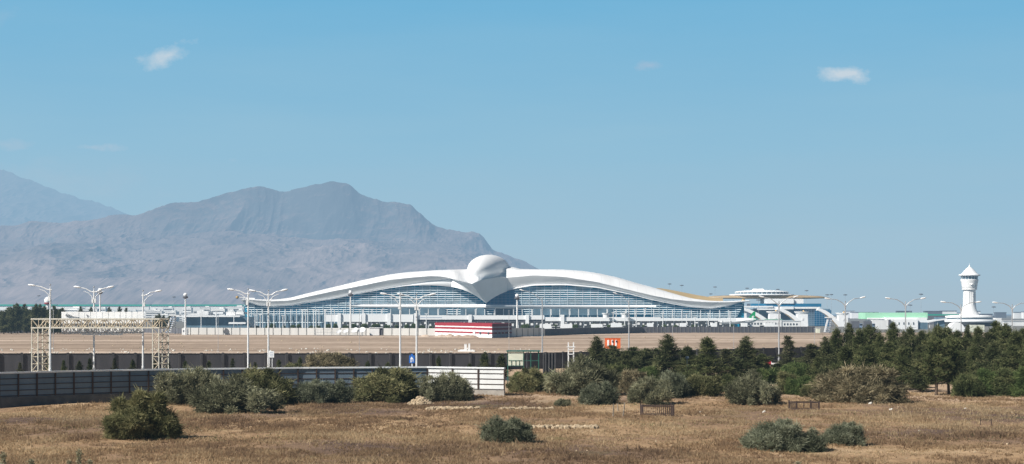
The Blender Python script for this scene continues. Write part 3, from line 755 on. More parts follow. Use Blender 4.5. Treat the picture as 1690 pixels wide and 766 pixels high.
# ------------------------------------------------------------------ metal fence (front)
def fence_front():
    zt = 3.0
    pl = [(-70,618.2),(0,616.8),(100,614.2),(200,612),(320,610),(500,608),(705,606.8),(833,608.6)]
    pts = []
    for px, ty in pl:
        D = (H-zt)*F/(ty-HY); pts.append(Vector((X(px,D), D, 0)))
    root = thing('metal_fence', (pts[6].x, pts[6].y, 0), 'long grey sheet-metal fence with rusty rails, white coping and concrete plinth, its right end sunlit', 'fence')
    pan, rail, cop, pli = MB(), MB(), MB(), MB(); pan2 = MB(); pli2 = MB()
    for i in range(len(pts)-1):
        a, b = pts[i], pts[i+1]; d = (b-a).normalized(); n = Vector((d.y, -d.x, 0))  # towards the camera
        zb = 0.95
        off = n*(-0.02 if i < 6 else -0.02)
        (pan if i < 6 else pan2).span(a+Vector((0,0,zb)), b+Vector((0,0,zb)), .04, zt-zb-.02)
        (pli if i < 6 else pli2).span(a+Vector((0,0,-.6))+n*.03, b+Vector((0,0,-.6))+n*.03, .24, 0.6+zb)
        cop.span(a+Vector((0,0,zt-.02)), b+Vector((0,0,zt-.02)), .34, .14)
        for z in (1.0, 1.48, 1.98, 2.5):
            rail.span(a+n*.055+Vector((0,0,z)), b+n*.055+Vector((0,0,z)), .05, .06)
    pan.build('panel', M['panel'], root); pan2.build('panel', M['panel_sun'], root)['label'] = 'bright white end panel'; pli.build('plinth', M['plinth_shaded'], root); pli2.build('plinth', M['plinth'], root); cop.build('coping', M['coping'], root); rail.build('rail', M['rust'], root)
    # posts at an even spacing along the run
    for seg in (pts[:7], pts[6:]):
        acc = 0.0 if seg is not pts[6:] else 0
        tot = sum((seg[i+1]-seg[i]).length for i in range(len(seg)-1)); step = 1.72 if len(seg) > 2 else 2.55
        k = int(tot/step)
        for j in range(k+1):
            s = tot-j*tot/k if len(seg) > 2 else j*tot/k
            if len(seg) == 2 and j == 0: continue
            for i in range(len(seg)-1):
                L = (seg[i+1]-seg[i]).length
                if s <= L+1e-4: break
                s -= L
            d = (seg[i+1]-seg[i]).normalized(); n = Vector((d.y, -d.x, 0)); p = seg[i]+d*s
            MB().box((p.x+n.x*.09, p.y+n.y*.09, .95+1.0), (.13, .07, 2.02), math.atan2(d.y, d.x)).build('post', M['rust'], root)
fence_front()

# dark wall
def dark_wall():
    pl = [(-80,583.4,226),(840,583.2,250),(1150,577.5,268),(1420,571,292)]
    pts = [Vector((X(p,D), D, 0)) for p, t, D in pl]; zs = [Z(t,D) for p,t,D in pl]
    root = thing('perimeter_wall', pts[1], 'long dark grey panel wall with piers in front of the sand field', 'wall')
    mb, cp = MB(), MB()
    for i in range(3):
        a, b = pts[i], pts[i+1]; d = (b-a).normalized(); n = Vector((d.y,-d.x,0))
        q = [a-n*.08, b-n*.08, b+n*.08, a+n*.08]; z = [zs[i], zs[i+1], zs[i+1], zs[i]]
        lo = [(v.x, v.y, -.2) for v in q]; hi = [(v.x, v.y, k-.06) for v, k in zip(q, z)]
        mb.poly(lo[::-1]); mb.poly(hi)
        for k in range(4): mb.quad(lo[k], lo[(k+1)%4], hi[(k+1)%4], hi[k])
        q = [a-n*.13, b-n*.13, b+n*.13, a+n*.13]
        lo = [(v.x, v.y, k-.058) for v, k in zip(q, z)]; hi = [(v.x, v.y, k+.02) for v, k in zip(q, z)]
        cp.poly(lo[::-1]); cp.poly(hi)
        for k in range(4): cp.quad(lo[k], lo[(k+1)%4], hi[(k+1)%4], hi[k])
        L = (b-a).length; m_ = max(1, round(L/3.05))
        for j in range(m_):
            p = a+d*L*j/m_; zz = zs[i]+(zs[i+1]-zs[i])*j/m_
            MB().box((p.x+n.x*.1, p.y+n.y*.1, zz/2), (.34, .30, zz+.22), math.atan2(d.y,d.x)).build('pier', M['darkpost'], root)
    mb.build('panel', M['darkwall'], root); cp.build('coping', M['darkpost'], root)
dark_wall()

# ------------------------------------------------------------------ far walls
def far_wall(name, pl, zt, m, mj, step, label, gapw=.25):
    pts = [Vector((X(p,H*F/(b-HY)), H*F/(b-HY), 0)) for p, b in pl]
    root = thing(name, pts[0], label, 'wall'); mb, jn = MB(), MB()
    for i in range(len(pts)-1):
        a, b = pts[i], pts[i+1]; d = (b-a).normalized(); n = Vector((d.y,-d.x,0)); L = (b-a).length; k = max(1, round(L/step))
        mb.span(a, b, .2, zt)
        for j in range(k):
            p = a+d*L*j/k+n*.13; jn.box((p.x, p.y, zt/2), (gapw, .16, zt+.12), math.atan2(d.y,d.x))
    mb.build('panel', m, root); jn.build('post', mj, root)
far_wall('concrete_wall', [(301,552.6),(520,553.2),(719,554)], 2.75, M['farwall'], M['joint'], 3.4, 'pale concrete panel wall left of the red striped building', .22)
far_wall('concrete_wall', [(843,556.2),(898,555.2)], 3.1, M['farwall'], M['joint'], 3.4, 'short pale concrete wall right of the red striped building', .22)
far_wall('grey_wall', [(898,554.6),(960,552),(1060,549.8),(1345,549)], 2.65, M['fardark'], M['joint'], 1.7, 'long dark grey ribbed wall in front of the right wing', .2)
far_wall('grey_wall', [(-80,549.2),(103,549.2),(240,549.5),(300,551)], 2.2, M['fardark'], M['joint'], 3.4, 'low dark grey wall at the foot of the far left trees')

# ------------------------------------------------------------------ terminal
T = crv([(405,494),(430,494.6),(450,495),(480,491.5),(500,486),(550,474),(600,462),(640,453.5),(670,449.5),(720,446),(770,444.5),(802,444),(860,444),(880,444.5),(930,445),(960,447),(985,450.5),(1020,458),(1050,467),(1080,475),(1110,484),(1140,492.2),(1170,496.8),(1200,497.5),(1235,496)], 5)
Mc = crv([(405,494.5),(450,497.5),(480,496),(500,491.5),(550,480.5),(600,471),(640,462.5),(670,459),(712,455.6),(730,456.5),(745,459.6),(790,459.6),(835,459),(880,454.5),(930,457),(985,465.5),(1040,479),(1080,488.5),(1110,494),(1140,497),(1170,498.8),(1200,499),(1235,497)], 4)
Bc = crv([(405,498),(425,504),(450,506),(480,504.5),(500,501),(550,493.5),(585,486),(640,476),(670,472),(700,470.5),(720,471.2),(745,473.5),(780,480),(835,480.5),(847,477),(880,471.5),(930,470.5),(985,475),(1040,486),(1075,495),(1110,502),(1140,507),(1175,509.5),(1205,505),(1222,499.5),(1235,497.5)], 3)
B1 = crv([(405,498),(425,503.5),(450,505.7),(480,504.2),(500,500.6),(550,493.2),(585,485.6),(640,475.2),(670,470.5),(700,465.5),(725,462.3),(745,460.0),(835,480.2),(847,475.6),(880,469.3),(930,468),(985,472.5),(1040,484),(1075,493.4),(1110,501),(1140,506.6),(1175,509.2),(1205,504.8),(1222,499.3),(1235,497.4)], 3)
DT = 1000.0
def terminal():
    root = thing('airport_terminal', (X(802,DT), DT, 0), 'huge white airport terminal shaped like a bird with spread wings and louvred blue glass', 'terminal building')
    def wing(px0, px1, mats):
        sec = []
        n = int((px1-px0)/3)
        for i in range(n+1):
            x = X(px0+(px1-px0)*i/n, DT)
            def pt(c, Y): return Vector((x, Y, Z(c(CX+F*x/Y), Y)))
            zt = pt(T, 1014)
            m_ = pt(Mc, 983.8)
            a = pt(T, 1004); 
            mid = Vector((x, 991, (a.z*0.66+m_.z*0.34)+.25))
            f1 = pt(B1, 986.6); f0 = Vector((x, 984.9, m_.z*.5+f1.z*.5-.1))
            lo = pt(Bc, 984.4)
            if x > X(835,DT) and x < X(858,DT):
                bu = 1.5*math.cos((x-X(836,DT))/(X(858,DT)-X(836,DT))*math.pi/2)
                zt.z += bu; a.z += bu; mid.z += bu*.7; m_.z += bu*.1
            bk = Vector((x, 987.9, lo.z-.1))
            sec.append([bk, lo, f1, f0, m_, mid, Vector((x,1004,a.z*.5+mid.z*.5+.15)), zt, Vector((x,1040,zt.z-2.0)), Vector((x,1075,max(1,zt.z-7))), Vector((x,1090,max(.5, zt.z*.45)))])
        return sec
    for px0, px1 in ((405,746),(836,1232)):
        sec = wing(px0, px1, None)
        up = MB(); up.grid([s[4:] for s in sec]); up.build('roof', M['roofskin'], root, True)
        fa = MB(); fa.grid([s[2:5] for s in sec]); fa.build('soffit', M['fascia'], root, True)
        ea = MB(); ea.grid([s[0:3] for s in sec]); ea.build('eave', M['white'], root, True)
    # roof between the wings, behind the head, and the raised collar at its right
    mb = MB(); rows = []
    for i in range(31):
        px = 745+(92)*i/30; x = X(px, DT); tt = (px-778.5)/58.5; lf = max(0,(px-745)/33.5); fy = 983.8-25.8*lf if tt < 0 else 958*(1-tt)**2+974*2*tt*(1-tt)+983.8*tt*tt; fp = Mc(px)*(1-lf)+468.5*lf if tt < 0 else 468.5*(1-tt)**2+454.8*2*tt*(1-tt)+458.9*tt*tt
        lf = min(1, lf); fr = Vector((x*(1-lf)+X(px,fy)*lf, fy, Z(fp,fy))); za = Z(T(CX+F*x/1004), 1004); zt = Z(T(CX+F*x/1014), 1014)
        lq = lf*lf*(3-2*lf) if tt < 0 else 1.0
        zm = (za*.66+fr.z*.34+.25)*(1-lq)+(fr.z+.3)*lq; zk = (za*.5+zm*.5+.15)*(1-lq)+(fr.z+1.5)*lq
        rows.append([fr, (x, 991, zm), (x, 1004, zk), (x, 1014, zt), (x, 1040, zt-2.0), (x, 1075, zt-7)])
    mb.grid(rows); mb.build('roof', M['roofskin'], root, True)
    sc0 = wing(836, 839, None)[0][4:]
    MB().poly(sc0).build('collar', M['fascia'], root)
    # beak: two curved faces meeting in a crease
    def bez(a, b, c, t): return a*(1-t)**2 + b*2*t*(1-t) + c*t*t
    c0 = P(778.5,469,958); c2 = P(802,501,978)
    rowsL, rowsR = [], []
    N = 14
    for i in range(N+1):
        s = i/N; c = bez(c0, P(789,483,966), c2, s)
        lft = P(745, 459.9+(473.5-459.9)*s, 986.6-2.2*s)
        mL = P(764+12*s, 463.0+(478.5-463.0)*s, 978-3*s)
        rowsL.append([bez(lft, mL, c, t/12) for t in range(13)])
        rgt = P(837, 459.2+(480.8-459.2)*s, 983.8+2*s)
        mR = P(806+10*s, 455.5+(488.5-455.5)*s, 974+8*s)
        rowsR.append([bez(c, mR, rgt, t/14) for t in range(15)])
    MB().grid(rowsL).build('beak', M['white'], root, True)
    MB().grid(rowsR).build('beak', M['fascia'], root, True)
    # head: a dome drawn out to the point of the beak
    hd = MB(); rows = []
    nu, nv = 40, 28
    for i in range(nv+1):
        ph = math.pi*i/nv; row = []
        for j in range(nu+1):
            th = 2*math.pi*j/nu
            u, w_, v = math.sin(ph)*math.cos(th), math.sin(ph)*math.sin(th), math.cos(ph)
            px = 806.5+30*u+19*w_; D = 1003+30*w_
            py = 446-25.5*v
            if v < 0:
                k = (-v)**2.0; k2 = (-v)**3.2
                px = px+(778.5-px)*k; py = 446+23*(-v); D = D+(957-D)*k2
            row.append(P(px, py, D))
        rows.append(row)
    hd.grid(rows); hd.build('head', M['headwhite'], root, True)
    # glass and louvres
    gl = MB(); pxs = list(np.arange(404, 1232, 4.0))
    top = lambda q: (Bc(q) if not 745 < q < 837 else float(np.interp(q, [745,760,780,802,815,830,837],[473.5,477,485,501,491,483,480.5])))
    for a, b in zip(pxs[:-1], pxs[1:]):
        gl.quad(P(a,541,987.6), P(b,541,987.6), P(b,top(b)-2,987.6), P(a,top(a)-2,987.6))
    gl.build('glass', M['lglass'], root)
    pr = MB()
    for a, b in zip(np.arange(803,849,3.0), np.arange(806,852,3.0)):
        pr.quad(P(a,504,987.3), P(b,504,987.3), P(b,top(b)-1,987.3), P(a,top(a)-1,987.3))
    pr.build('glass', M['bglass'], root)
    for q in np.arange(809, 850, 6.5):
        z0, z1 = Z(504,987), Z(top(q),987); MB().box((X(q,987), 987.15, (z0+z1)/2), (.10, .1, z1-z0)).build('mullion', M['bluegrey'], root)
    for y in np.arange(480, 504, 4.3):
        l = [q for q in np.arange(803, 850, 1) if top(q) < y]
        if l: a, b = X(l[0],987), X(l[-1],987); MB().box(((a+b)/2, 987.15, Z(y,987)), (b-a, .1, .10)).build('mullion', M['bluegrey'], root)
    lv = MB(); dz = 1.25; z = 8.2
    left = lambda zz: np.interp(zz, [0, 6, 8, 14, 20], [414, 413, 411, 402, 398]); right = lambda zz: np.interp(zz, [0, 4, 10, 15], [1211, 1213, 1221, 1228])
    while z < 26:
        x = left(z); run = None
        qs = np.arange(left(z), right(z)+1, 1.0)
        ok = [(Z(top(q)+1.0, 987) > z) and not (802 < q < 849 and z > 13.2) for q in qs]
        i = 0
        while i < len(qs):
            if ok[i]:
                j = i
                while j+1 < len(qs) and ok[j+1]: j += 1
                a, b = X(qs[i],987), X(qs[j],987)
                if b-a > .6:
                    # broken into bays so the run reads as separate blades
                    k = max(1, int((b-a)/9)); w_ = (b-a)/k
                    for t in range(k):
                        lv.box((a+w_*(t+.5), 986.7, z+random.uniform(-.02,.02)), (w_-.16, 1.1, random.uniform(.40,.52)))
                i = j+1
            else: i += 1
        z += dz
    z = 8.2-dz
    for _ in range(4):   # lower rows, only towards the wing tips
        for a, b in ((left(z), 534), (534, 1080), (1080, right(z))):
            if a == 534 : continue
            xa, xb = X(a,987), X(b,987); k = int((xb-xa)/9); w_ = (xb-xa)/k
            for t in range(k): lv.box((xa+w_*(t+.5), 986.7, z), (w_-.16, 1.1, .5))
        z -= dz
    lv.build('louver', M['louver'], root)
    vm = MB()
    for q in np.arange(420, 1226, 12.6):
        if 800 < q < 850: continue
        z1 = Z(top(q)+1, 987)
        MB().box((X(q,987), 986.0, (z1+3)/2), (.16, .16, z1-3)).build('mullion', M['louver'], root)
    # ground storey: shaded glazing, floor edge, columns
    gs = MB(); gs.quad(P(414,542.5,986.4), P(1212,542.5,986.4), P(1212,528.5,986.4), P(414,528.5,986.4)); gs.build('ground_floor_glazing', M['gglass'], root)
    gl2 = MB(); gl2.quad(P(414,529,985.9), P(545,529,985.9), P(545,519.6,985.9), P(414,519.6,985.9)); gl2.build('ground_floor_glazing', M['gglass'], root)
    for q in list(np.arange(415, 545, 9.3))+list(np.arange(552, 1212, 15.5)):
        MB().tube([(X(q,983), 983, 0), (X(q,983), 983, Z(510 if q<1085 else 512,983))], .22, 8).build('column', M['paint'], root)
    # gilded finials at the wing tips
    MB().tube([P(392,491,995), P(404,491.8,996), P(420,494.5,998)], [.35,.3,1.0], 8).build('beam', M['fascia'], root)
    MB().ball(P(391.5,490.8,995), .9, 8).build('finial', M['goldmetal'], root)
    MB().ball(P(1227,496.5,992), 1.2, 8).build('finial', M['goldmetal'], root)
    # golden roof panel over the right wing
    gp = MB(); rows = []
    up = crv([(1082,475.3),(1090,475.6),(1110,479),(1150,487),(1175,491),(1195,492.5)], 3)
    for i in range(39):
        q = 1083+i*2.9; 
        rows.append([P(q, T(q)+.8 if q<1150 else T(q)-.2, 1012), P(q, T(q)*.5+min(up(q),T(q))*.5, 1022), P(q, min(up(q), T(q)-.1), 1034)])
    gp.grid(rows); gp.build('golden_roof_panel', M['gold'], root, True)
    # long tube canopy with hangers
    tb = MB(); tb.tube([P(571,505.4,975), P(600,505.3,975), P(802,505.2,975)], [.55,1.0,1.0], 10); tb.build('canopy', M['white'], root, True)
    tb = MB(); tb.tube([P(802,506.5,975), P(1050,506.5,975), P(1083,505.5,975)], [.95,.95,.4], 10); tb.build('canopy', M['white'], root, True)
    br = MB()
    for q in np.arange(600, 1080, 31):
        br.tube([P(q,520,975), P(q,511,975), P(q+1.5,508,975), P(q+5,507,975)], .28, 6)
    br.build('bracket', M['paint'], root)
    bs = MB()
    for a, b in ((640,735),(760,802),(818,850),(880,1010)): bs.quad(P(a,520.5,985.6), P(b,520.5,985.6), P(b,508.3,985.6), P(a,508.3,985.6))
    bs.build('glazed_hall', M['gglass'], root)
terminal()

# boarding corridor in front: one long box gallery with lift towers
def corridor():
    root = thing('boarding_corridor', (X(810,930), 930, 0), 'long white boarding corridor raised on columns in front of the terminal', 'corridor')
    D = 930
    for a, b, t, bt in ((536,560,519.5,531),(563,597,518.8,531.2),(605,640,518.8,531.2),(645,682,519,531.5),(690,898,520.5,527.5),(900,1090,523.5,530),(1090,1214,525.3,529.6)):
        mb = MB(); x0, x1 = X(a,D), X(b,D); z0, z1 = Z(bt,D), Z(t,D)
        mb.box(((x0+x1)/2, D, (z0+z1)/2), (x1-x0, 4.2, z1-z0)); mb.build('corridor_box', M['headwhite'], root)
    for q in (560.5,601,642.5,686.5,776,870,928):
        x = X(q,D); z1 = Z(517 if q < 700 else 519.5,D); MB().box((x, D-.4, z1/2), (1.9, 5.2, z1)).build('lift_tower', M['white'], root)
    for q in (1000, 1031):
        MB().lathe((X(q,D-6), D-6, Z(524,D)), [(1.6,0),(1.6,1.2),(2.2,2.2),(2.2,2.4)], 14).build('tank', M['white'], root)
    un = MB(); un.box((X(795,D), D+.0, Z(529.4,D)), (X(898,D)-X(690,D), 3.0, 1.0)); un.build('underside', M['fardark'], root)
    rl = MB()
    rl.box((X(712,D), D-2.13, Z(524.3,D)), (X(730,D)-X(694,D), .05, .22)); rl.build('window_strip', M['bluegrey'], root)
    for q in np.arange(545, 1214, 13.5):
        MB().box((X(q,D), D, Z(529,D)/2), (.35, .5, Z(529,D))).build('column', M['paint'], root)
corridor()
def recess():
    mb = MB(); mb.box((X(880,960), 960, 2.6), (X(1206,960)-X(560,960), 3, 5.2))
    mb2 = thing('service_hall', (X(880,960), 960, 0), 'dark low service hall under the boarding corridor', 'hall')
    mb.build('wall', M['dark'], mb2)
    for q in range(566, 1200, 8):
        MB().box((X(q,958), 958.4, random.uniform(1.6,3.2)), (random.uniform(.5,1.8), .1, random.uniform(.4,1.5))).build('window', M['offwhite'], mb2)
recess()

# ------------------------------------------------------------------ trucks on the apron
def truck_proto():
    r = thing('service_truck', (0,0,0), 'x', 'truck')
    MB().box((0,0,2.05), (4.6,2.4,2.7)).build('cargo_box', M['white'], r)
    cb = MB(); cb.box((3.2,0,1.5), (1.6,2.3,1.9), 0, .92); cb.build('cab', M['offwhite'], r)
    MB().box((3.35,0,1.95), (1.42,2.34,.6)).build('windshield', M['carglass'], r)
    MB().box((.6,0,.62), (6.6,1.0,.25)).build('chassis', M['dark'], r)
    for x in (-1.5, 2.9):
        for y in (-1.05, 1.05): MB().tube([(x,y-.14,.48),(x,y+.14,.48)], .48, 14).build('wheel', M['rubber'], r)
    return r
tk = park(truck_proto())
TR = [(1017,'white box truck parked left of the street lamp in front of the right wing'),(1073,'white box truck below the right wing, first of the three evenly spaced ones'),(1127,'white box truck below the right wing, middle of the three evenly spaced ones'),(1178,'white box truck below the right wing, nearest to the green tail'),
      (1228,'white box truck in front of the white pavilion with green tail behind'),(1270,'white box truck in front of the middle pavilion'),(900,'white truck right of the pale wall end'),(935,'white truck beside the dark wall start'),(985,'white truck right of the workers under the corridor')]
for i, (q, lb) in enumerate(TR):
    D = 760 if q < 1000 else 800
    dup(tk, (X(q,D), D, .25 if q<1000 else .45), math.pi if i % 2 else 0, (.62 if 1060 < q < 1240 else 1.1, 1, 1.0), lb, 'trucks parked on the apron')
# big dark vehicles at the right apron
for i, (q, lb) in enumerate(((1411,'dark grey truck left of the mint hangar'), (1432,'dark grey truck partly in front of the mint hangar'))):
    o = dup(tk, (X(q,880), 880, 0), 0, (.9,1,1.3), lb, None, {'cargo_box': M['fardark'], 'cab': M['bluegrey']})

# ------------------------------------------------------------------ right building
def right_building():
    D = 1150
    root = thing('airport_building', (X(1275,D), D, 0), 'round-roofed airport building with tan disc roof, small white dome and layered glass floors', 'building')
    x0 = X(1264,D)
    MB().lathe((x0, D, Z(490.5,D)), [(1,1.5),(20,1.45),(36,.8),(43.2,-.25),(42.6,-.75),(30,-1.1),(1,-1.2)][::-1], 48, 1, .27).build('disc_roof', M['tan'], root, True)
    xd = X(1257,D)
    MB().lathe((xd, D, Z(487.8,D)), [(22,0),(21.8,.7),(19.5,.9)], 40, 1, .7).build('dome_rim', M['white'], root, True)
    MB().lathe((xd, D, Z(486.1,D)), [(18.6,-.3),(17.2,1.7)], 40, 1, .7).build('dome_window', M['gglass'], root)
    MB().lathe((xd, D, Z(482.6,D)), [(18.4,0),(17.6,.6),(12,1.2),(5,1.5),(1,1.6)], 40, 1, .7).build('dome', M['white'], root, True)
    MB().box((X(1251,D), D, Z(478.2,D)), (8, 8, 1.2), 0, .8).build('roof_hatch', M['white'], root)
    mb = MB()
    for k in range(18):
        a = math.pi*(1+k/17.0); MB().box((xd+17.9*math.cos(a), D+.7*17.9*math.sin(a), Z(484.4,D)), (.35,.3,2.2)).build('mullion', M['white'], root)
    # main volumes, front face at D-14
    Df = D-14
    def blk(name, a, b, t, bt, m, dy=0, dep=20, rz=0):
        xa, xb = X(a,Df+dy), X(b,Df+dy); z0, z1 = Z(bt,Df+dy), Z(t,Df+dy)
        MB().box(((xa+xb)/2, Df+dy+dep/2, (z0+z1)/2), (xb-xa, dep, z1-z0)).build(name, m, root)
    blk('upper_wall', 1262, 1310, 493, 501, M['headwhite'])
    blk('upper_wall', 1310.3, 1326, 493.6, 501, M['fascia'], 1.5, 18)
    blk('window_band', 1240, 1355.5, 501.1, 506.4, M['bglass'], .8, 22)
    blk('parapet', 1274, 1310, 506, 510.5, M['white'], -.6)
    blk('parapet', 1310.3, 1353, 506.6, 509.6, M['fascia'], .2)
    blk('glass_hall', 1310, 1370, 509.8, 543, M['gglass'], 2)
    blk('glass_hall', 1345, 1372, 512, 543, M['bglass'], 1)
    blk('glass_hall', 1222, 1310, 510.7, 543, M['gglass'], 2.5)
    blk('balcony', 1228, 1276, 505, 507.5, M['white'], -2.5)
    blk('balcony', 1250, 1290, 509, 511.6, M['white'], -2.0)
    mu = MB()
    for q in np.arange(1313, 1371, 4.4): MB().box((X(q,Df), Df+.6, Z(524,Df)), (.14,.1,11)).build('mullion', M['bluegrey'], root)
    for y in np.arange(512, 538, 3.4): MB().box((X(1341,Df), Df+.5, Z(y,Df)), (X(1371,Df)-X(1312,Df), .1, .12)).build('mullion', M['bluegrey'], root)
right_building()
def arch_module(q0, foot, ptop, pl, pr, start, label, D=1085):
    """a sweeping white arch leg and a pavilion with a dished cap and gilded finial"""
    root = thing('arched_pavilion', (X((pl+pr)/2,D), D, 0), label, 'pavilion')
    if start:
        sx, sy = start; ex, ey = foot
        mb = MB(); pts_o, pts_i = [], []
        for i in range(15):
            t = i/14; e = t**1.7
            px = sx+(ex-sx)*t; py = sy+(ey-sy)*e
            pts_o.append((px, py)); pts_i.append((px-(2.5+5.5*t), py+3.2+3.5*t*(1-t)))
        pts = [P(a,b,D) for a, b in pts_o]+[P(a,min(b,543),D) for a, b in reversed(pts_i)]
        mb.prism(pts, (0, 5, 0)); mb.build('arch', M['white'], root)
        g = MB(); g.tube([P(a-4-2*k/14., b+4.5, D-.3) for k, (a, b) in enumerate(pts_o) if 5 <= k <= 13], .25, 5); g.build('gilded_trim', M['goldmetal'], root)
    xa, xb = X(pl,D), X(pr,D); zt = Z(ptop+4,D); xc = (xa+xb)/2; w = xb-xa
    mb = MB(); mb.box((xc, D+4, zt/2), (w, 7, zt), 0, .94); mb.build('wall', M['white'], root)
    MB().lathe((xc, D+4, Z(ptop+4,D)), [(w*.46,0),(w*.62,.7),(w*.70,1.35),(w*.70,1.6),(w*.3,1.35),(.2,1.2)], 28, 1, .7).build('cap', M['offwhite'], root, True)
    MB().box((xc, D+.4, zt*.62), (w*.16, .1, w*.2)).build('emblem', M['fascia'], root)
    MB().ball((X((pl+pr)/2+3,D), D+4, Z(ptop-.6,D)), .75, 7).build('finial', M['goldmetal'], root)
arch_module(0, (1276,538), 513, 1213, 1233, None, 'white pavilion with dished cap directly left of the green tail')
arch_module(0, (1282,540), 514, 1270, 1289, (1222,507.5), 'white arched pavilion just right of the green tail')
arch_module(0, (1332,540), 514.5, 1316, 1334, (1284,508.5), 'white arched pavilion in front of the layered glass building, left of the outer arch')
arch_module(0, (1395,543), 516.5, 1384, 1400, (1351,509), 'outermost white arch and pavilion with open sky above, at the right end of the airport')
def low_annex():
    D = 1060
    for a, b, t, lb in ((1198,1262,528,'low white service block below the green tail'), (1292,1322,530,'low white service block between the arches'), (1262,1290,527.5,'low pale green trimmed block under the middle pavilion')):
        r = thing('service_block', (X((a+b)/2,D), D, 0), lb, 'building')
        z = Z(t,D); MB().box(((X(a,D)+X(b,D))/2, D+3, z/2), (X(b,D)-X(a,D), 6, z)).build('wall', M['offwhite'], r)
        MB().box(((X(a,D)+X(b,D))/2, D+3, z+.15), (X(b,D)-X(a,D)+.6, 6.6, .3)).build('roof', M['mint'] if t < 528 else M['white'], r)
        for q in np.arange(a+3, b-2, 5): MB().box((X(q,D), D-.03, z*.45), (1.0,.08,1.2)).build('window', M['window'], r)
low_annex()
def airliner():
    D = 950; yb = 528.5
    r = thing('airliner', (X(1225,D), D, 0), 'parked white airliner showing its green tail fin with a white emblem', 'airplane')
    MB().tube([P(1185,530.5,D),P(1189,530.5,D),P(1196,530,D),P(1235,529.6,D),P(1244,528.6,D),P(1250,527.8,D)], [.2,1.2,1.7,1.7,1.1,.2], 14).build('fuselage', M['headwhite'], r, True)
    MB().prism([P(1234.5,528.5,D),P(1247,528.3,D),P(1246.5,514),P(1243.5,514)] if False else [P(1231,528.9,D),P(1236,524,D),P(1243,515,D),P(1247,513.4,D),P(1246.4,522,D),P(1247,528.3,D)], (0,.5,0)).build('tail_fin', M['planegreen'], r)
    MB().prism([P(1240,523.5,D-.1),P(1243.5,520.5,D-.1),P(1243,522.6,D-.1),P(1245.3,522.4,D-.1),P(1241.5,526,D-.1),P(1242,524.2,D-.1)], (0,.06,0)).build('tail_emblem', M['white'], r)
    a = P(1241,528.2,D)
    for s in (-1,1): MB().prism([a, a+Vector((2.6,0,0)), a+Vector((3.6,5.5*s,.4)), a+Vector((2.6,5.5*s,.4))], (0,0,.15)).build('tailplane', M['planegreen'], r)
    w = P(1212,531,D)
    for s in (-1,1): MB().prism([w, w+Vector((5,0,0)), w+Vector((8,14*s,.9)), w+Vector((6.4,14*s,.9))], (0,0,.3)).build('wing', M['headwhite'], r)
    for q in (1192, 1222): MB().tube([P(q,531,D), Vector((X(q,D), D, 0.0))], .3, 6).build('landing_gear', M['dark'], r)
airliner()

# ------------------------------------------------------------------ control tower
def control_tower():
    D = 1120; c = (X(1600,D), D, 0); k = D/F
    root = thing('control_tower', c, 'white flared control tower with glazed cab and pointed domed roof on a round base', 'control tower')
    zz = lambda y: Z(y, D)
    def L(name, prof, m, n=36, sx=1, sy=1, sm=True): MB().lathe(c, [(r*k, zz(y)) for r, y in prof], n, sx, sy).build(name, m, root, sm)
    L('shaft', [(19,523),(16.5,519.5),(13.2,515),(11.4,510),(10.2,503),(9.6,494),(9.4,486),(9.6,481),(10.2,478.5)], M['offwhite'])
    L('collar', [(10.6,478.6),(11.8,477.8),(12.6,472),(13.4,467),(14.6,462.6),(14.7,461.4)], M['offwhite'])
    L('ring', [(12.2,478.4),(12.4,477.6),(12.2,476.8)], M['fascia'])
    L('cab_glass', [(12.8,461.2),(13.6,456)], M['gglass'])
    for i in range(16):
        a = 2*math.pi*i/16
        MB().tube([(c[0]+12.95*k*math.cos(a), c[1]+12.95*k*math.sin(a), zz(461.3)), (c[0]+13.75*k*math.cos(a), c[1]+13.75*k*math.sin(a), zz(456))], .11, 5).build('cab_mullion', M['white'], root)
    L('roof', [(14,456),(17.6,454.9),(17.8,453.8),(14,452.6),(10.8,449.5),(8,446),(5,443),(2.4,441.3),(.8,440.4)], M['white'])
    L('spire', [(1.4,441),(1.7,440),(1.0,438.8),(.35,438),(.2,435)], M['fascia'], 10)
    fn = MB()
    for i in range(10):
        a = 2*math.pi*i/10
        fn.tube([(c[0]+(10.3)*k*math.cos(a), c[1]+10.3*k*math.sin(a), zz(503)), (c[0]+9.9*k*math.cos(a), c[1]+9.9*k*math.sin(a), zz(481))], .16, 4)
    fn.build('rib', M['fascia'], root)
    MB().tube([(X(1599,D), D-13.4*k, zz(468.5)), (X(1599,D), D-13.6*k, zz(468.3))], 1.0, 16).build('emblem', M['fascia'], root)
    c2 = c
    L('upper_disc', [(36,525.4),(40,524.5),(39.5,521.5),(30,520.4),(10,519.8)], M['white'], 48, 1, .7)
    L('window_band', [(38,528),(38,525)], M['gglass'], 48, 1, .7)
    L('lower_disc', [(42,532),(43.5,531),(43,528.2),(38,527.2)], M['white'], 48, 1, .7)
    L('window_band', [(40,539),(40.5,531.8)], M['dark'], 48, 1, .7)
    L('base_wall', [(41,545),(41,538.8)], M['offwhite'], 48, 1, .7)
    return root
control_tower()
def simple_hall(name, a, b, D, parts, label, cat='building', dep=18):
    r = thing(name, (X((a+b)/2,D), D, 0), label, cat)
    for (pn, qa, qb, t, bt, m, dy) in parts:
        xa, xb = X(qa,D+dy), X(qb,D+dy); z0, z1 = max(0,Z(bt,D+dy)), Z(t,D+dy)
        MB().box(((xa+xb)/2, D+dy+dep/2, (z0+z1)/2), (xb-xa, dep, z1-z0)).build(pn, m, r)
    return r
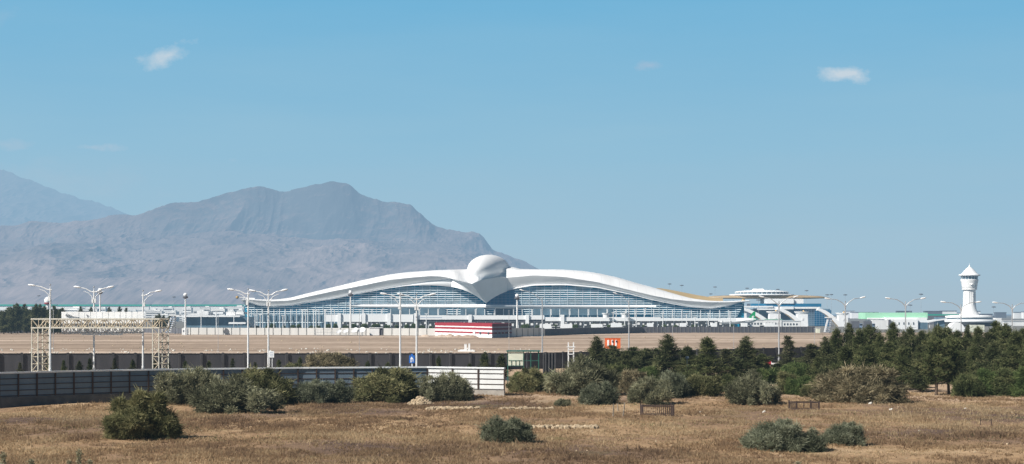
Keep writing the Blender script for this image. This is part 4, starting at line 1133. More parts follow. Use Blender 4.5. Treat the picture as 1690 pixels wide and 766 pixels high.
simple_hall('hangar', 1428, 1530, 900, [('upper_cladding',1428,1531,516,526.5,M['mint'],4),('wall',1432,1488,524.6,527,M['offwhite'],2.6),('wall',1461,1530,524,532,M['white'],1.9),
     ('wall',1440,1466,528.2,544,M['offwhite'],-.9),('wall',1466.3,1515,526.8,544,M['white'],0),('door',1466.5,1470,527.5,540,M['fardark'],-1.2)]+
     [('window',q,q+1.6,532,536,M['window'],-.15) for q in range(1475,1512,8)]+[('wall',1512.2,1531,532.3,544,M['gglass'],1)], 'mint green and white hangar left of the control tower', 'hangar')
simple_hall('hangar', 1532, 1600, 1300, [('wall',1532,1600,518.6,524,M['teal'],0),('wall',1532,1562,521,541,M['fardark'],-1)], 'dull green long hangar half hidden behind the control tower', 'hangar')
def canopy():
    D = 1000; r = thing('entrance_canopy', (X(1545,D), D, 0), 'sloping white entrance canopy left of the control tower base', 'canopy')
    MB().prism([P(1520,532,D),P(1545,527.5,D),P(1563,525.5,D),P(1563,527.6,D),P(1545,530,D),P(1520,535,D)], (0,8,0)).build('roof', M['white'], r)
    MB().box((X(1553,D), D+4, 3), (5,5,6.3)).build('wall', M['gglass'], r)
    for q in (1523,1535,1548): MB().tube([(X(q,D), D+1, 0), (X(q,D), D+1, Z(531,D))], .2, 6).build('column', M['paint'], r)
    D = 760; r = thing('domed_shelter', (X(1579,D), D, 0), 'white rounded shelter roof showing above the pines under the control tower', 'shelter')
    mb = MB(); rows = []
    for i in range(13):
        a = math.pi*i/12; rows.append([(X(1580,D)-math.cos(a)*3.6, D+j*2.2, 0.2+math.sin(a)*4.2) for j in range(4)])
    mb.grid(rows); mb.poly([rw[0] for rw in rows]); mb.build('shell', M['white'], r, True)
    MB().box((X(1613,D), D+1, 1.6), (6,3,3.2)).build('side_block', M['cream'], r)
    simple_hall('long_shed', 1655, 1720, 1150, [('wall',1656,1730,530.3,542,M['offwhite'],0),('wall',1645,1653,525,542,M['offwhite'],2),('roof',1655,1731,529.6,530.2,M['fascia'],-.4)], 'long low white shed at the right edge beyond the pines', 'shed')
canopy()
for i in range(14):   # haze-dim buildings far right of the airport
    px = 1400+i*23+random.uniform(-6,6); D = random.uniform(2600, 3600); w = random.uniform(14,34); h = random.uniform(7, 14)
    r = thing('distant_building', (X(px,D), D, 0), 'small hazy building on the far skyline right of the terminal', 'building', 'hazy buildings on the right skyline')
    MB().box((X(px,D), D, h/2), (w,12,h)).build('wall', random.choice([M['city'],M['fardark'],M['fascia']]), r)
    MB().box((X(px,D), D, h+.5), (w+1,13,1)).build('roof', M['fardark'], r)

# ------------------------------------------------------------------ distant town on the left
hp = []
def house_proto(seed):
    rnd = random.Random(seed); r = thing('town_building', (0,0,0), 'x', 'building')
    w = rnd.uniform(12,26); h = rnd.uniform(9,15); d = 12
    MB().box((0,0,h/2), (w,d,h)).box((w*.2,0,h+.9), (w*.35,d*.6,1.8)).build('wall', M['city'], r)
    for f in range(int(h/3.2)):
        MB().box((0, -d/2-.05, 1.8+f*3.2), (w*.86,.2,1.0)).build('window_band', M['window'], r)
    MB().box((0,0,h+.2), (w+.6,d+.6,.4)).build('roof', M['fascia'], r)
    return r
hs = [park(house_proto(40+i)) for i in range(4)]
for i in range(64):
    px = -12+i*6.7+random.uniform(-3,3); D = random.uniform(1750, 2500)
    h = random.uniform(.7, 1.15)*D/2100
    dup(hs[i%4], (X(px,D), D, 0), random.uniform(-.2,.2), (random.uniform(.6,1.2), 1, h), 'white block building of the distant town left of the terminal', 'white buildings of the distant town')
for a, b, lb in ((-30,95,'teal roof line of the long warehouse behind the far left trees'),(98,250,'long teal-roofed warehouse behind the big sign board'),(252,400,'long teal-roofed warehouse behind the slanted white stairs'),(403,470,'short teal-roofed warehouse at the tip of the left wing')):
    D = 2700; r = thing('warehouse', (X((a+b)/2,D), D, 0), lb, 'warehouse')
    x0, x1 = X(a,D), X(b,D); h = Z(505.2,D)
    MB().box(((x0+x1)/2, D, h/2), (x1-x0, 40, h)).build('wall', M['city'], r)
    MB().prism([(x0,D-21,h),(x0,D,h+2.6),(x0,D+21,h)], (x1-x0,0,0)).build('roof', M['teal'], r)
# the low airport buildings between sign board and left wing
def left_hall():
    simple_hall('glass_pier', 300, 405, 860, [('wall',306,412,523.3,545,M['gglass'],0),('roof',288,396,520.6,523.2,M['white'],-3),('upper_box',373,388,514.6,520.4,M['offwhite'],1),('upper_box',389,402,515,519,M['offwhite'],1)], 'low blue-grey glass pier with flat white roof left of the left wing', 'building')
    simple_hall('white_block', 325, 345, 880, [('wall',325,344,513.5,520.4,M['offwhite'],0),('wall',352,368,515,518.3,M['white'],0)], 'small white rooftop blocks above the flat pier roof', 'building')
    D = 800; r = thing('bus_shelter', (X(392,D), D, 0), 'white flat-roofed shelter on posts just beyond the pale wall', 'shelter')
    MB().box((X(392,D), D, Z(533.3,D)), (8,3,.8)).build('roof', M['white'], r)
    for q in (386,392,398): MB().tube([(X(q,D),D,0),(X(q,D),D,Z(534,D))], .15, 6).build('post', M['paint'], r)
left_hall()

# slanted white stairs (two)
def stairs(pts, D, label):
    r = thing('white_staircase', (X(pts[0][0],D), D, 0), label, 'stairs')
    (ax, ay), (bx, by) = pts; w = 3.0
    for off in (0, 6.6):
        mb = MB(); mb.prism([P(ax+off-1.3,ay,D), P(ax+off+1.6,ay,D), P(bx+off*.75+1.6,by,D), P(bx+off*.75-1.3,by,D)], (0,.5,0)); mb.build('stringer', M['paint'], r)
    n = 9; st = MB()
    for i in range(n):
        t = i/(n-1); p = P(ax+(bx-ax)*t+3.2, ay+(by-ay)*t, D+.7); st.box(p, (1.7, 2.0, .16))
    st.build('tread', M['bluegrey'], r)
    MB().box((X(bx+4,D), D+1, Z(by,D)), (4.2,3,.4)).build('landing', M['paint'], r)
    MB().box((X(bx+4,D), D+2, Z(by,D)/2), (.5,.5,Z(by,D))).build('support', M['fascia'], r)
stairs([(273,548),(284,520.5)], 690, 'slanted white staircase right of the big sign board')
stairs([(1361,548),(1367,524)], 720, 'slanted white staircase at the right end of the dark ribbed wall')
simple_hall('gate_kiosk', 297, 312, 655, [('wall',300,309,542,553,M['offwhite'],-1),('window',302,305,545,548,M['window'],-1.1)], 'tiny pale kiosk at the left end of the concrete wall', 'kiosk', 2.5)
simple_hall('gate_kiosk', 1347, 1353, 700, [('wall',1347.5,1353.5,542,549.5,M['cream'],-1),('roof',1347,1354,541.4,541.9,M['fascia'],-1.2)], 'tiny cream kiosk at the right end of the dark ribbed wall', 'kiosk', 2.0)
simple_hall('utility_hut', 610, 632, 640, [('wall',610,626,541.5,553.6,M['offwhite'],-4),('wall',626.1,631,541.7,553.4,M['fardark'],-3.6),('roof',609,631.5,540.6,541.4,M['white'],-4.2)], 'white utility hut in front of the concrete wall beside the dishes', 'hut', 3)

# satellite dishes
def dish_proto():
    r = thing('satellite_dish', (0,0,0), 'x', 'satellite dish')
    mb = MB(); rows = []
    ax = Vector((-.35,-.62,.70)).normalized(); u = ax.cross(Vector((0,0,1))).normalized(); w = u.cross(ax)
    for i in range(7):
        q = i/6*1.15; rows.append([Vector((0,0,1.6))+ax*(q*q*.28)+(u*math.cos(a)+w*math.sin(a))*q for a in [2*math.pi*j/20 for j in range(21)]])
    mb.grid(rows); mb.build('dish', M['headwhite'], r, True)
    MB().tube([(0,0,0),(0,.1,1.6)], .09, 6).build('post', M['greypole'], r)
    f = MB(); c = Vector((0,0,1.6))+ax*1.0; f.ball(c, .1, 5)
    for a in (0, 2.1, 4.2): f.tube([Vector((0,0,1.6))+ax*.25+(u*math.cos(a)+w*math.sin(a))*1.1, c], .025, 4)
    f.build('feed_horn', M['greypole'], r); return r
dh = park(dish_proto())
for q, s, lb in ((560,.85,'smallest satellite dish, farthest from the utility hut'),(571,.95,'satellite dish second farthest from the utility hut'),(586,1.15,'large tilted satellite dish, second from the utility hut'),(597.5,1.2,'large tilted satellite dish nearest to the utility hut')):
    dup(dh, (X(q,634), 634, 0), random.uniform(-.3,.3), s, lb, 'satellite dishes by the concrete wall')
mf = MB()
for q in np.arange(519, 604, 2.4): mf.tube([(X(q,630),630,0),(X(q,630),630,2.4)], .05, 4)
for z in (.3, 1.3, 2.35): mf.tube([(X(519,630),630,z),(X(603,630),630,z)], .04, 4)
solo(mf, 'wire_fence', M['greypole'], 'thin wire fence around the satellite dishes', 'fence')

# red and white striped building
def striped():
    a = P(718,0,632); b = P(812,0,572); c = P(844,0,592); a.z = b.z = c.z = 0
    d = a+(c-b)
    r = thing('striped_building', b, 'low building painted in red and white horizontal stripes', 'building')
    zt = 4.95
    def ring(name, z0, z1, m, o=0.0):
        ctr = (a+b+c+d)/4
        pts = [p+(p-ctr).normalized()*o for p in (a,b,c,d)]
        mb = MB(); mb.prism([(p.x,p.y,z0) for p in pts], (0,0,z1-z0)); mb.build(name, m, r)
    ring('wall', 0, zt-.3, M['white']); ring('roof', zt-1.1, zt, M['red'], .12); ring('stripe', 2.7, 3.45, M['red'], .05); ring('stripe', 1.35, 1.95, M['red'], .05)
    ring('base_course', 0, .5, M['offwhite'], .04)
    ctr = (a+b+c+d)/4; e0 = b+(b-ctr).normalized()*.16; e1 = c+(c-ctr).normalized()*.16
    for z0, z1, m in ((0, 1.35, M['end_shade_grey']), (1.35, 1.95, M['end_shade_red']), (1.95, 2.7, M['end_shade_grey']), (2.7, 3.45, M['end_shade_red']), (3.45, zt-1.1, M['end_shade_grey']), (zt-1.1, zt-.01, M['end_shade_red'])):  # overlay bands on the end face, coloured darker in place of shade
        mb = MB(); mb.span(Vector((e0.x,e0.y,z0)), Vector((e1.x,e1.y,z0)), .12, z1-z0-.005); mb.build('end_shade_panel', m, r)['label'] = 'end panel with shade put into its colour'
    for t in (.24, .27): pass
    dr = (b-a).normalized(); n = Vector((dr.y,-dr.x,0))
    for t in (.815, .95):
        p = a+(b-a)*t+n*.22; MB().box((p.x,p.y,1.6), (1.1,.15,.75), math.atan2(dr.y,dr.x)).build('window', M['window'], r)
    p = a+(b-a)*.715+n*.2; MB().box((p.x,p.y,1.3), (1.9,.16,2.4), math.atan2(dr.y,dr.x)).build('door', M['white'], r)
    dr = (c-b).normalized(); n = Vector((dr.y,-dr.x,0))
    for t in (.25, .42, .60, .8):
        p = b+(c-b)*t+n*.22; MB().box((p.x,p.y,1.6), (1.0,.15,.8), math.atan2(dr.y,dr.x)).build('window', M['window'], r)
    p = a+(b-a)*.21+n*.25; MB().box((p.x,p.y,2.4), (.5,.1,4.8), math.atan2((b-a).y,(b-a).x)).build('drainpipe', M['fascia'], r)
striped()
# earth mounds along the striped building
for i, q in enumerate((703, 729, 742, 757, 771, 779)):
    rnd = random.Random(i+60); D = 600-i*4
    mb = MB(); h = rnd.uniform(.6,1.2)
    mb.lathe((X(q,D), D, 0), [(2.6,-.1),(2.0,h*.3),(1.1,h*.75),(.3,h)], 11, rnd.uniform(.9,1.4), 1)
    mb.v = [(x+rnd.uniform(-.12,.12), y, z+rnd.uniform(-.08,.08)) for x,y,z in mb.v]
    solo(mb, 'earth_mound', bpy.data.materials['sand_field'], 'small sand heap at the foot of the red striped building', 'mound', 'sand heaps by the striped building')

# orange box with white marks
def orange_box():
    D = 400; r = thing('equipment_cabin', (X(1012,D), D, 0), 'orange and white striped equipment cabin behind the pines', 'cabin')
    zt = Z(559,D); x0, x1, x2 = X(999,D), X(1020,D), X(1024,D)
    MB().box(((x0+x2)/2, D+1, zt/2), (x2-x0, 2, zt)).build('body', M['orange'], r)
    for q, w_ in ((1003.6,3.2),(1010.5,2.6),(1016.5,2.6)): MB().box((X(q,D), D-.03, zt*.56), (w_/F*D, .08, zt*.62)).build('white_stripe', M['white'], r)
    for q in (1011,1017): MB().box((X(q+.4,D), D-.09, zt*.72), (.32,.06,.45)).build('vent', M['rust'], r)
    MB().box(((x0+x2)/2, D+1, zt+.06), (x2-x0+.25, 2.2, .12)).build('roof', M['orange'], r)
orange_box()
# green steel shelter
def green_shelter():
    D = 192; r = thing('steel_shelter', (X(868,D), D, 0), 'green steel frame shelter with a cream wall panel, right of the metal fence', 'shelter')
    z1 = Z(580.5,D); z0 = Z(604,D); xa, xb, xc = X(838,D), X(863.5,D), X(902,D)
    MB().box(((xa+xb)/2, D, (z0+z1)/2), (xb-xa, .1, z1-z0-.1)).build('wall_panel', M['cream'], r)
    fr = MB()
    for z in (z0, z0+.62): fr.box(((xa+xb)/2, D-.09, z), (xb-xa-.2, .05, .05))
    for q in (844, 851, 857): fr.box((X(q,D), D-.09, z0+.3), (.05,.05,.62))
    fr.build('panel_frame', M['green'], r)
    g = MB()
    for q, y in ((838,D),(864,D),(876,D),(889,D),(838,D+3.2),(864,D+3.2),(889,D+3.2)): g.box((X(q,D), y, z1/2), (.10,.10,z1))
    g.build('post', M['green'], r)
    rf = MB(); rf.box(((xa+X(890,D))/2, D+1.6, z1+.05), (X(890,D)-xa+.3, 3.6, .10)); rf.build('roof', M['green'], r)
    bm = MB()
    for z in (1.9, 2.9): bm.box(((xb+X(889,D))/2, D, z), (X(889,D)-xb, .06, .07))
    bm.build('rail', M['green'], r)
    rr = thing('dark_gate', (X(905,D), D+6, 0), 'dark steel gate posts standing right behind the green shelter', 'gate')
    for q in (897,900.5,906,911,916): MB().box((X(q,D+6), D+6, Z(583,D+6)/2), (.16,.14,Z(581.5,D+6))).build('post', M['darkpost'], rr)
    MB().box((X(906,D+6), D+6.1, Z(583,D+6)*.5), (X(916,D+6)-X(897,D+6), .05, Z(585,D+6)*.96)).build('leaf', M['darkwall'], rr)
green_shelter()
# white H frame
def hframe():
    D = 238; r = thing('twin_post_frame', (X(942.5,D), D, 0), 'white twin-post ladder frame standing before the dark wall', 'frame')
    for q in (938, 946.5): MB().box((X(q,D), D, Z(565,D)/2), (.17,.14,Z(565,D))).build('post', M['paint'], r)
    for y in (572.5, 577, 584.5): MB().box((X(942.3,D), D-.1, Z(y,D)), (1.2 if y < 575 else .85,.08,.13)).build('crossbar', M['paint'], r)
hframe()
# blue pedestrian-style sign and white notice
def signs():
    D = 216; r = thing('road_sign', (X(680,D), D, 0), 'blue road sign with a white arrow symbol on a short post behind the fence', 'road sign')
    MB().box((X(680,D), D+.05, Z(600,D)/2), (.16,.12,Z(600,D)+.5)).build('post', M['paint'], r)
    MB().box((X(679.8,D), D-.05, Z(593,D)), (.70,.08,.98)).build('panel', M['blue'], r)
    c = (X(679.8,D), D-.1, Z(593.4,D))
    ar = MB(); k = .9
    ar.prism([(c[0]-.22,c[1],c[2]+.08),(c[0]-.02,c[1],c[2]+.38),(c[0]+.14,c[1],c[2]+.1)], (0,.01,0)); ar.box((c[0]-.1,c[1],c[2]-.14),(.13,.012,.44)); ar.box((c[0]+.14,c[1],c[2]-.10),(.09,.012,.38)); ar.box((c[0]+.03,c[1]-.003,c[2]+.08),(.30,.012,.09))
    ar.build('arrow_symbol', M['white'], r)
    MB().box((X(680,D), D-.02, Z(585.9,D)), (.26,.07,.28)).build('top_plate', M['blue'], r)
    D = 219; r = thing('notice_board', (X(447,D), D, 0), 'small white notice board on a post beside the double-armed lamp', 'sign')
    for o in (-.16,.16): MB().box((X(447,D)+o, D+.05, Z(590,D)/2), (.09,.09,Z(588,D))).build('post', M['paint'], r)
    MB().box((X(448,D), D-.04, Z(584.8,D)), (.68,.08,.85)).build('panel', M['white'], r)
    ln = MB()
    for j in range(3): ln.box((X(448,D), D-.085, Z(584.8,D)+.2-j*.2), (.42,.01,.05))
    ln.build('printed_line', M['bluegrey'], r)
    MB().box((X(446,D), D-.02, Z(579.7,D)), (.2,.07,.25)).build('top_plate', M['white'], r)
    # two white slabs on the sand
    for q, w_, t, lb in ((768.3,4.2,568.3,'wider of two upright white cabinets on the sand'),(774.4,2.9,567.6,'narrower of two upright white cabinets on the sand')):
        D = 365; o = MB().box((X(q,D), D, Z(t,D)/2), (w_/F*D,.4,Z(t,D))).box((X(q,D), D, Z(t,D)+.03), (w_/F*D+.08,.48,.06)); solo(o, 'cabinet', M['white'], lb, 'cabinet')
    o = MB().box((X(770,366), 366, .2), (3.6,2.6,.3)).box((X(770,366), 366, .4), (2.9,2.0,.12)); solo(o, 'concrete_slab', M['fascia'], 'flat concrete slab under the two white cabinets', 'slab')
signs()

# ------------------------------------------------------------------ sign gantry
def gantry():
    D = 214; D2 = D+2.2
    r = thing('sign_gantry', (X(164,D), D, 0), 'cream lattice gantry of box trusses spanning the road on two lattice legs', 'gantry')
    zt, zb = Z(526.6,D), Z(541,D)
    ch, br = MB(), MB()
    xl, xr = X(57.5,D), X(257,D); o = Vector((2.3,2.2,0))*1.0
    dx = 0.75
    def bar(mb, a, b, t=.07): mb.tube([a,b], t, 4)
    # beam chords
    for y in (D, D2):
        sh = 0 if y == D else dx
        for z in (zt, zb): ch.box(((xl+xr)/2+sh, y, z), (xr-xl+1.0, .16, .17))
    n = 18; st = (xr-xl+.9)/n
    for i in range(n+1):
        x = xl-.4+i*st
        bar(br, (x,D,zb), (x,D,zt), .06); bar(br, (x+dx,D2,zb), (x+dx,D2,zt), .06)
        bar(br, (x,D,zb), (x+dx,D2,zb), .05); bar(br, (x,D,zt), (x+dx,D2,zt), .05)
        if i < n:
            f = i % 2
            bar(br, (x,D,zb if f else zt), (x+st,D,zt if f else zb), .07)
            bar(br, (x+dx,D2,zt if f else zb), (x+dx+st,D2,zb if f else zt), .06)
            bar(br, (x,D,zt), (x+dx+st,D2,zt), .045)
    ch.build('chord', M['truss'], r); br.build('brace', M['trussbrace'], r)
    for xx in (xl, xr):
        leg, lb = MB(), MB(); w = .78
        for x in (xx-w/2, xx+w/2):
            leg.box((x,D,zb/2), (.12,.12,zb)); leg.box((x+dx,D2,zb/2), (.12,.12,zb))
        k = 7
        for i in range(k+1):
            z = zb*i/k*.985+.05
            bar(lb, (xx-w/2,D,z), (xx+w/2,D,z), .06); bar(lb, (xx-w/2+dx,D2,z), (xx+w/2+dx,D2,z), .06); bar(lb, (xx-w/2,D,z),(xx-w/2+dx,D2,z), .05); bar(lb, (xx+w/2,D,z),(xx+w/2+dx,D2,z), .05)
            if i < k:
                z2 = zb*(i+1)/k*.985+.05
                s = 1 if i % 2 else -1
                bar(lb, (xx-s*w/2,D,z), (xx+s*w/2,D,z2), .05); bar(lb, (xx+s*w/2+dx,D2,z), (xx-s*w/2+dx,D2,z2), .045); bar(lb, (xx+w/2,D,z),(xx+w/2+dx,D2,z2), .045)
        lg = leg.build('leg', M['truss'], r); lb.build('lattice', M['trussbrace'], lg)
    # board seen from behind: ribbed panels carried beyond the beam
    Db = D2+.5; s = thing('direction_board', (X(168,Db), Db, 0), 'big white direction board seen from behind, hung on the lattice gantry', 'road sign')
    z0, z1 = Z(550.6,Db), Z(514.6,Db); x0, x1 = X(101,Db), X(237,Db); k = 14; w = (x1-x0)/k
    for i in range(k):
        mb = MB(); x = x0+w*(i+.5); mb.box((x, Db+.05, (z0+z1)/2), (w-.05,.06,z1-z0)); mb.build('panel', M['signback'], s)
    hoop = MB()
    for i in range(k):
        x = x0+w*(i+.5)
        for (cz, rr) in ((z0+.62,.30),):
            hoop.tube([(x+rr*math.cos(a), Db-.06, cz+rr*1.15*math.sin(a)) for a in [math.pi*2*j/12 for j in range(13)]], .03, 4, False)
    hoop.build('shadow_arc_ring', M['greypole'], s)  # rings added to draw the arc-shaped shadows low on the board
    rl = MB()
    for z in (z0+.12, (z0+z1)/2-.3, z1-.9): rl.box(((x0+x1)/2, Db-.03, z), (x1-x0,.07,.07))
    rl.build('rail', M['greypole'], s)
    MB().box((X(168,Db), Db+.05, z0-.10), ((X(202,Db)-X(134,Db)),.06,.2)).build('lower_strip', M['signback'], s)
gantry()

# ------------------------------------------------------------------ street lamps
def lamp(px, topy, D, arms, label, group=None, style=1, base_y=None, al=29.0, m=None):
    zt = Z(topy, D); k = D/F; x = X(px, D); m = m or M['paint']
    r = thing('street_lamp', (x, D, 0), label, 'street lamp', group)
    rr = .105 if style == 1 else .10
    MB().tube([(x,D,0),(x,D,1.3),(x,D,1.32),(x,D,zt*.6),(x,D,zt)], [rr*1.7,rr*1.7,rr*1.25,rr*1.1,rr*.8], 8).build('pole', m, r)
    MB().box((x,D,.05), (.5,.5,.12)).build('base_plate', M['greypole'], r)
    for s, rise in arms:
        tx, tz = x+s*al*k, zt+rise*k
        if style == 1:
            MB().tube([(x-s*.2,D,zt-.28),(x+s*.4,D,zt-.22),(x+s*al*k*.5,D,zt+rise*k*.42),(tx,D,tz)], [.085,.08,.065,.05], 6).build('arm', m, r)
            q = al*.66*k; zb = zt-17*k
            MB().tube([(x+s*.18,D,zb-.2),(x+s*.22,D,zb+.45),(x+s*.45,D,zt-8.5*k),(x+s*q*.5,D,zt-5.2*k),(x+s*q,D,zt-1.9*k)], [.06,.055,.05,.045,.03], 6).build('brace', m, r)
            MB().box((x+s*.12,D,zb-.1), (.32,.26,.5)).build('bracket_box', m, r)
        else:
            MB().tube([(x,D,zt-15*k*.9),(x+s*.10,D,zt-7*k),(x+s*5*k,D,zt-2.5*k),(x+s*al*k*.5,D,zt+rise*k*.6),(tx,D,tz)], [.08,.08,.07,.065,.05], 6).build('arm', m, r)
        hd = MB(); hd.ball((0,0,0), .5, 8, (1,.36,.25))
        a = math.atan2(rise*k*.5, al*k*.5)*s; ca, sa = math.cos(a), math.sin(a)
        hd.v = [(tx+s*.1+vx*ca-vz*sa, D+vy, tz+.02+vx*sa+vz*ca) for vx,vy,vz in hd.v]
        hd.build('lamp_head', M['white'] if style == 1 else M['paint'], r, True)
    if style == 1:
        MB().tube([(x,D,zt),(x,D,zt+.3)], .03, 5).build('finial_rod', m, r); MB().ball((x,D,zt+.38), .11, 5).build('finial', M['greypole'], r)
LL = 'street lamps behind the metal fence'
lamp(83,475,214,[(-1,4)],'white street lamp with a single left arm, standing at the left gantry leg',LL)
lamp(155,478.5,218,[(-1,4.5),(1,4.5)],'white double-armed street lamp in front of the big sign board',LL,al=26)
lamp(236,484.5,222,[(1,4)],'white street lamp with a single right arm at the right edge of the sign board',LL,al=24)
lamp(409.5,482,219,[(-1,4)],'white street lamp with a single left arm near the tip of the left wing',LL,al=27)
lamp(443,484,221,[(-1,4),(1,5)],'white double-armed street lamp beside the white notice board',LL,al=25)
lamp(660.5,489,220,[(-1,4)],'white street lamp with a single left arm left of the blue road sign',LL,al=26)
lamp(687.5,490.5,222,[(-1,4.5),(1,4.5)],'white double-armed street lamp right of the blue road sign',LL,al=25)
R2 = 'grey street lamps along the far road'
lamp(895,490,330,[(-1,11)],'thin grey curved-arm lamp right of the red striped building',R2,2,al=33,m=M['greypole'])
lamp(1038,492,335,[(-1,8)],'thin grey curved-arm lamp right of the orange cabin',R2,2,al=22,m=M['greypole'])
lamp(1285.5,497,262,[(-1,7),(1,7)],'tall grey double-armed lamp standing among the scattered pines',R2,2,al=27,m=M['greypole'])
lamp(1395,497,262,[(-1,4),(1,6)],'grey double-armed lamp in front of the outer white arch',R2,2,al=28,m=M['greypole'])
lamp(1494.5,497.5,268,[(-1,5),(1,5)],'grey double-armed lamp in front of the mint hangar',R2,2,al=28,m=M['greypole'])
lamp(1586,502.5,275,[(-1,4),(1,4)],'grey double-armed lamp just left of the control tower shaft',R2,2,al=28,m=M['greypole'])
lamp(1670.5,502.5,278,[(-1,3),(1,3)],'grey double-armed lamp at the right edge beside the long shed',R2,2,al=27,m=M['greypole'])
# flood masts with camera-ball heads beyond the sand
for px, to, D, lb in ((165,484.5,640,'white floodlight mast rising just right of the double-armed lamp over the sign board'),(306,492,650,'white floodlight mast at the left end of the concrete wall'),(578.5,488,660,'white floodlight mast in front of the left wing louvres'),(853.5,493.5,660,'white floodlight mast just right of the bird beak')):
    x = X(px,D); r = thing('floodlight_mast', (x,D,0), lb, 'mast'); zt = Z(to,D)
    MB().tube([(x,D,0),(x,D,zt*.5),(x,D,zt)], [.42,.34,.26], 8).build('pole', M['paint'], r)
    MB().lathe((x,D,zt), [(.5,-.2),(1.0,.1),(1.05,.5),(.6,.8)], 12).build('lamp_ring', M['fardark'], r)
    MB().ball((x,D,zt+1.3), .75, 7).build('dome_head', M['white'], r, True)
for px, to, D in ((1105,469,1500),(1125,471.4,1500),(1180,474,1500),(1173,485.4,1600),(1233,476,1500),(1283.5,478,1500),(1331,480,1500),(1365,487,1400),(1372,486.5,1500),(1395,487,1400),(1520,486,1300),(1640,507,1300),(1502,504,1300),(64,488.5,1600),(287,490.5,1500),(1252,495.5,1110)):
    x = X(px,D); r = thing('high_mast_light', (x,D,0), 'very thin tall apron mast with a small dark lamp ring', 'mast', 'thin tall apron masts on the skyline'); zt = Z(to,D)
    MB().tube([(x,D,0),(x,D,zt)], [.16,.07], 5).build('pole', M['greypole'], r)
    MB().lathe((x,D,zt-.3), [(.3,0),(1.7,.15),(1.7,.6),(.4,.9)], 10).build('lamp_ring', M['fardark'], r)
for px, to in ((421,520),(429.5,519),(452,520),(467,521),(499.5,512),(504,512),(517.5,511.5),(521.5,512),(537,512),(547,510),(703.5,518),(1012,516),(1031,515),(1050,514),(1094,517),(1133,518),(1169,517),(1205,515),(1147,524),(357,515),(410,520),(332,522),(386,521)):
    D = 820; x = X(px,D); r = thing('apron_mast', (x,D,0), 'slim white apron lamp post in front of the terminal', 'lamp post', 'slim white posts in front of the terminal'); zt = Z(to,D)
    MB().tube([(x,D,0),(x,D,zt)], [.24,.17], 6).build('pole', M['paint'], r)
    MB().box((x,D,zt), (1.5,.4,.35)).build('lamp_head', M['paint'], r)
for px, t in ((360,553),(593,553),(840,553),(1110,552),(1211,552),(1344,556),(88,552)):
    D = 300 if px != 88 else 260; x = X(px,D); mb = MB().tube([(x,D,0),(x,D,Z(t-14 if px>1000 else t-40,D))], .035, 5).box((x,D,Z(t-14 if px>1000 else t-40,D)), (.2,.1,.1))
    solo(mb, 'thin_post', M['greypole'], 'hair-thin grey post standing on the sand field', 'post', 'thin posts on the sand field')
# radar ball
def radar():
    D = 900; x = X(79,D); r = thing('radar_dome', (x,D,0), 'white radar ball with a dark red band on a tower, left behind the first lamp', 'radar dome')
    MB().ball((x,D,Z(496.5,D)), 1.9, 10, (1,1,1.12)).build('ball', M['headwhite'], r, True)
    MB().lathe((x,D,Z(502.6,D)), [(1.75,0),(1.85,.7),(1.7,1.1)], 18).build('red_band', M['radred'], r, True)
    MB().lathe((x,D,0), [(1.3,0),(1.1,Z(503,D))], 10).build('tower', M['fascia'], r)
radar()

# ------------------------------------------------------------------ cars behind the fence
def car_proto(m):
    r = thing('parked_car', (0,0,0), 'x', 'car')
    prof = [(-2.2,.35),(-2.2,.78),(-1.9,.92),(-1.35,.97),(-.75,1.38),(-.2,1.46),(.55,1.44),(1.2,1.02),(2.0,.88),(2.2,.7),(2.2,.35)]
    rows = []
    for y, sc_ in ((-.85,.0),(-.82,.5),(-.74,.86),(-.55,1),(0,1.02),(.55,1),(.74,.86),(.82,.5),(.85,.0)):
        rows.append([(x*(.985 if abs(y)>.8 else 1), y*(1 if z < 1 else .86), (z if z < .98 else .98+(z-.98)*sc_)) for x, z in prof])
    mb = MB(); mb.grid(rows); mb.poly(rows[0]); mb.poly(rows[-1]); mb.build('body', m, r, True)
    for y in (-.795, .795): MB().poly([(-1.15,y,1.0),(-.7,y*.94,1.30),(.5,y*.94,1.34),(1.0,y,1.02)]).build('side_window', M['carglass'], r)
    MB().quad((1.22,-.6,1.03),(1.22,.6,1.03),(.62,.5,1.43),(.62,-.5,1.43)).build('windshield', M['carglass'], r)
    for x in (-1.35,1.35):
        for y in (-.8,.8):
            w = MB().tube([(x,y-.1,.33),(x,y+.1,.33)], .33, 16).build('wheel', M['rubber'], r)
            MB().tube([(x,y-.115,.33),(x,y+.115,.33)], .18, 10).build('rim', M['greypole'], w)
    return r
cp = park(car_proto(M['carpaint']))
for px, D, lb, mt in ((194,203,'dark teal car whose roof shows over the fence under the sign board','carpaint'),(265,206,'blue-black car whose roof shows over the fence at the right gantry leg','carpaint2')):
    dup(cp, (X(px,D), D, .06), .12, 1.03, lb, None, {'body': M[mt]})
# small workers' things glimpsed between pines
def kiosks():
    D = 250; r = thing('parked_van', (X(1273,D), D, 0), 'small white and red van glimpsed between the pines under the tall lamp', 'van')
    MB().box((X(1277,D), D, 1.0), (1.0,1.6,.5), 0, .9).build('body', M['white'], r); MB().box((X(1268,D), D, 1.0), (1.0,1.4,.6), 0, .85).build('rear_body', M['red'], r)
    for q in (1266,1279): MB().tube([(X(q,D),D-.85,.35),(X(q,D),D-.65,.35)], .35, 12).build('wheel', M['rubber'], r)
    MB().box((X(1277,D), D-.78, 1.2), (.9,.06,.35)).build('window', M['carglass'], r)
    D = 200; r = thing('blue_post_sign', (X(1134,D), D, 0), 'small pale blue post sign half hidden in the pines', 'sign')
    MB().box((X(1134,D), D, 1.5), (.07,.07,3.0)).build('post', M['bluegrey'], r); MB().box((X(1134,D), D-.05, Z(590,D)), (.42,.06,.24)).build('panel', M['bluegrey'], r)
kiosks()

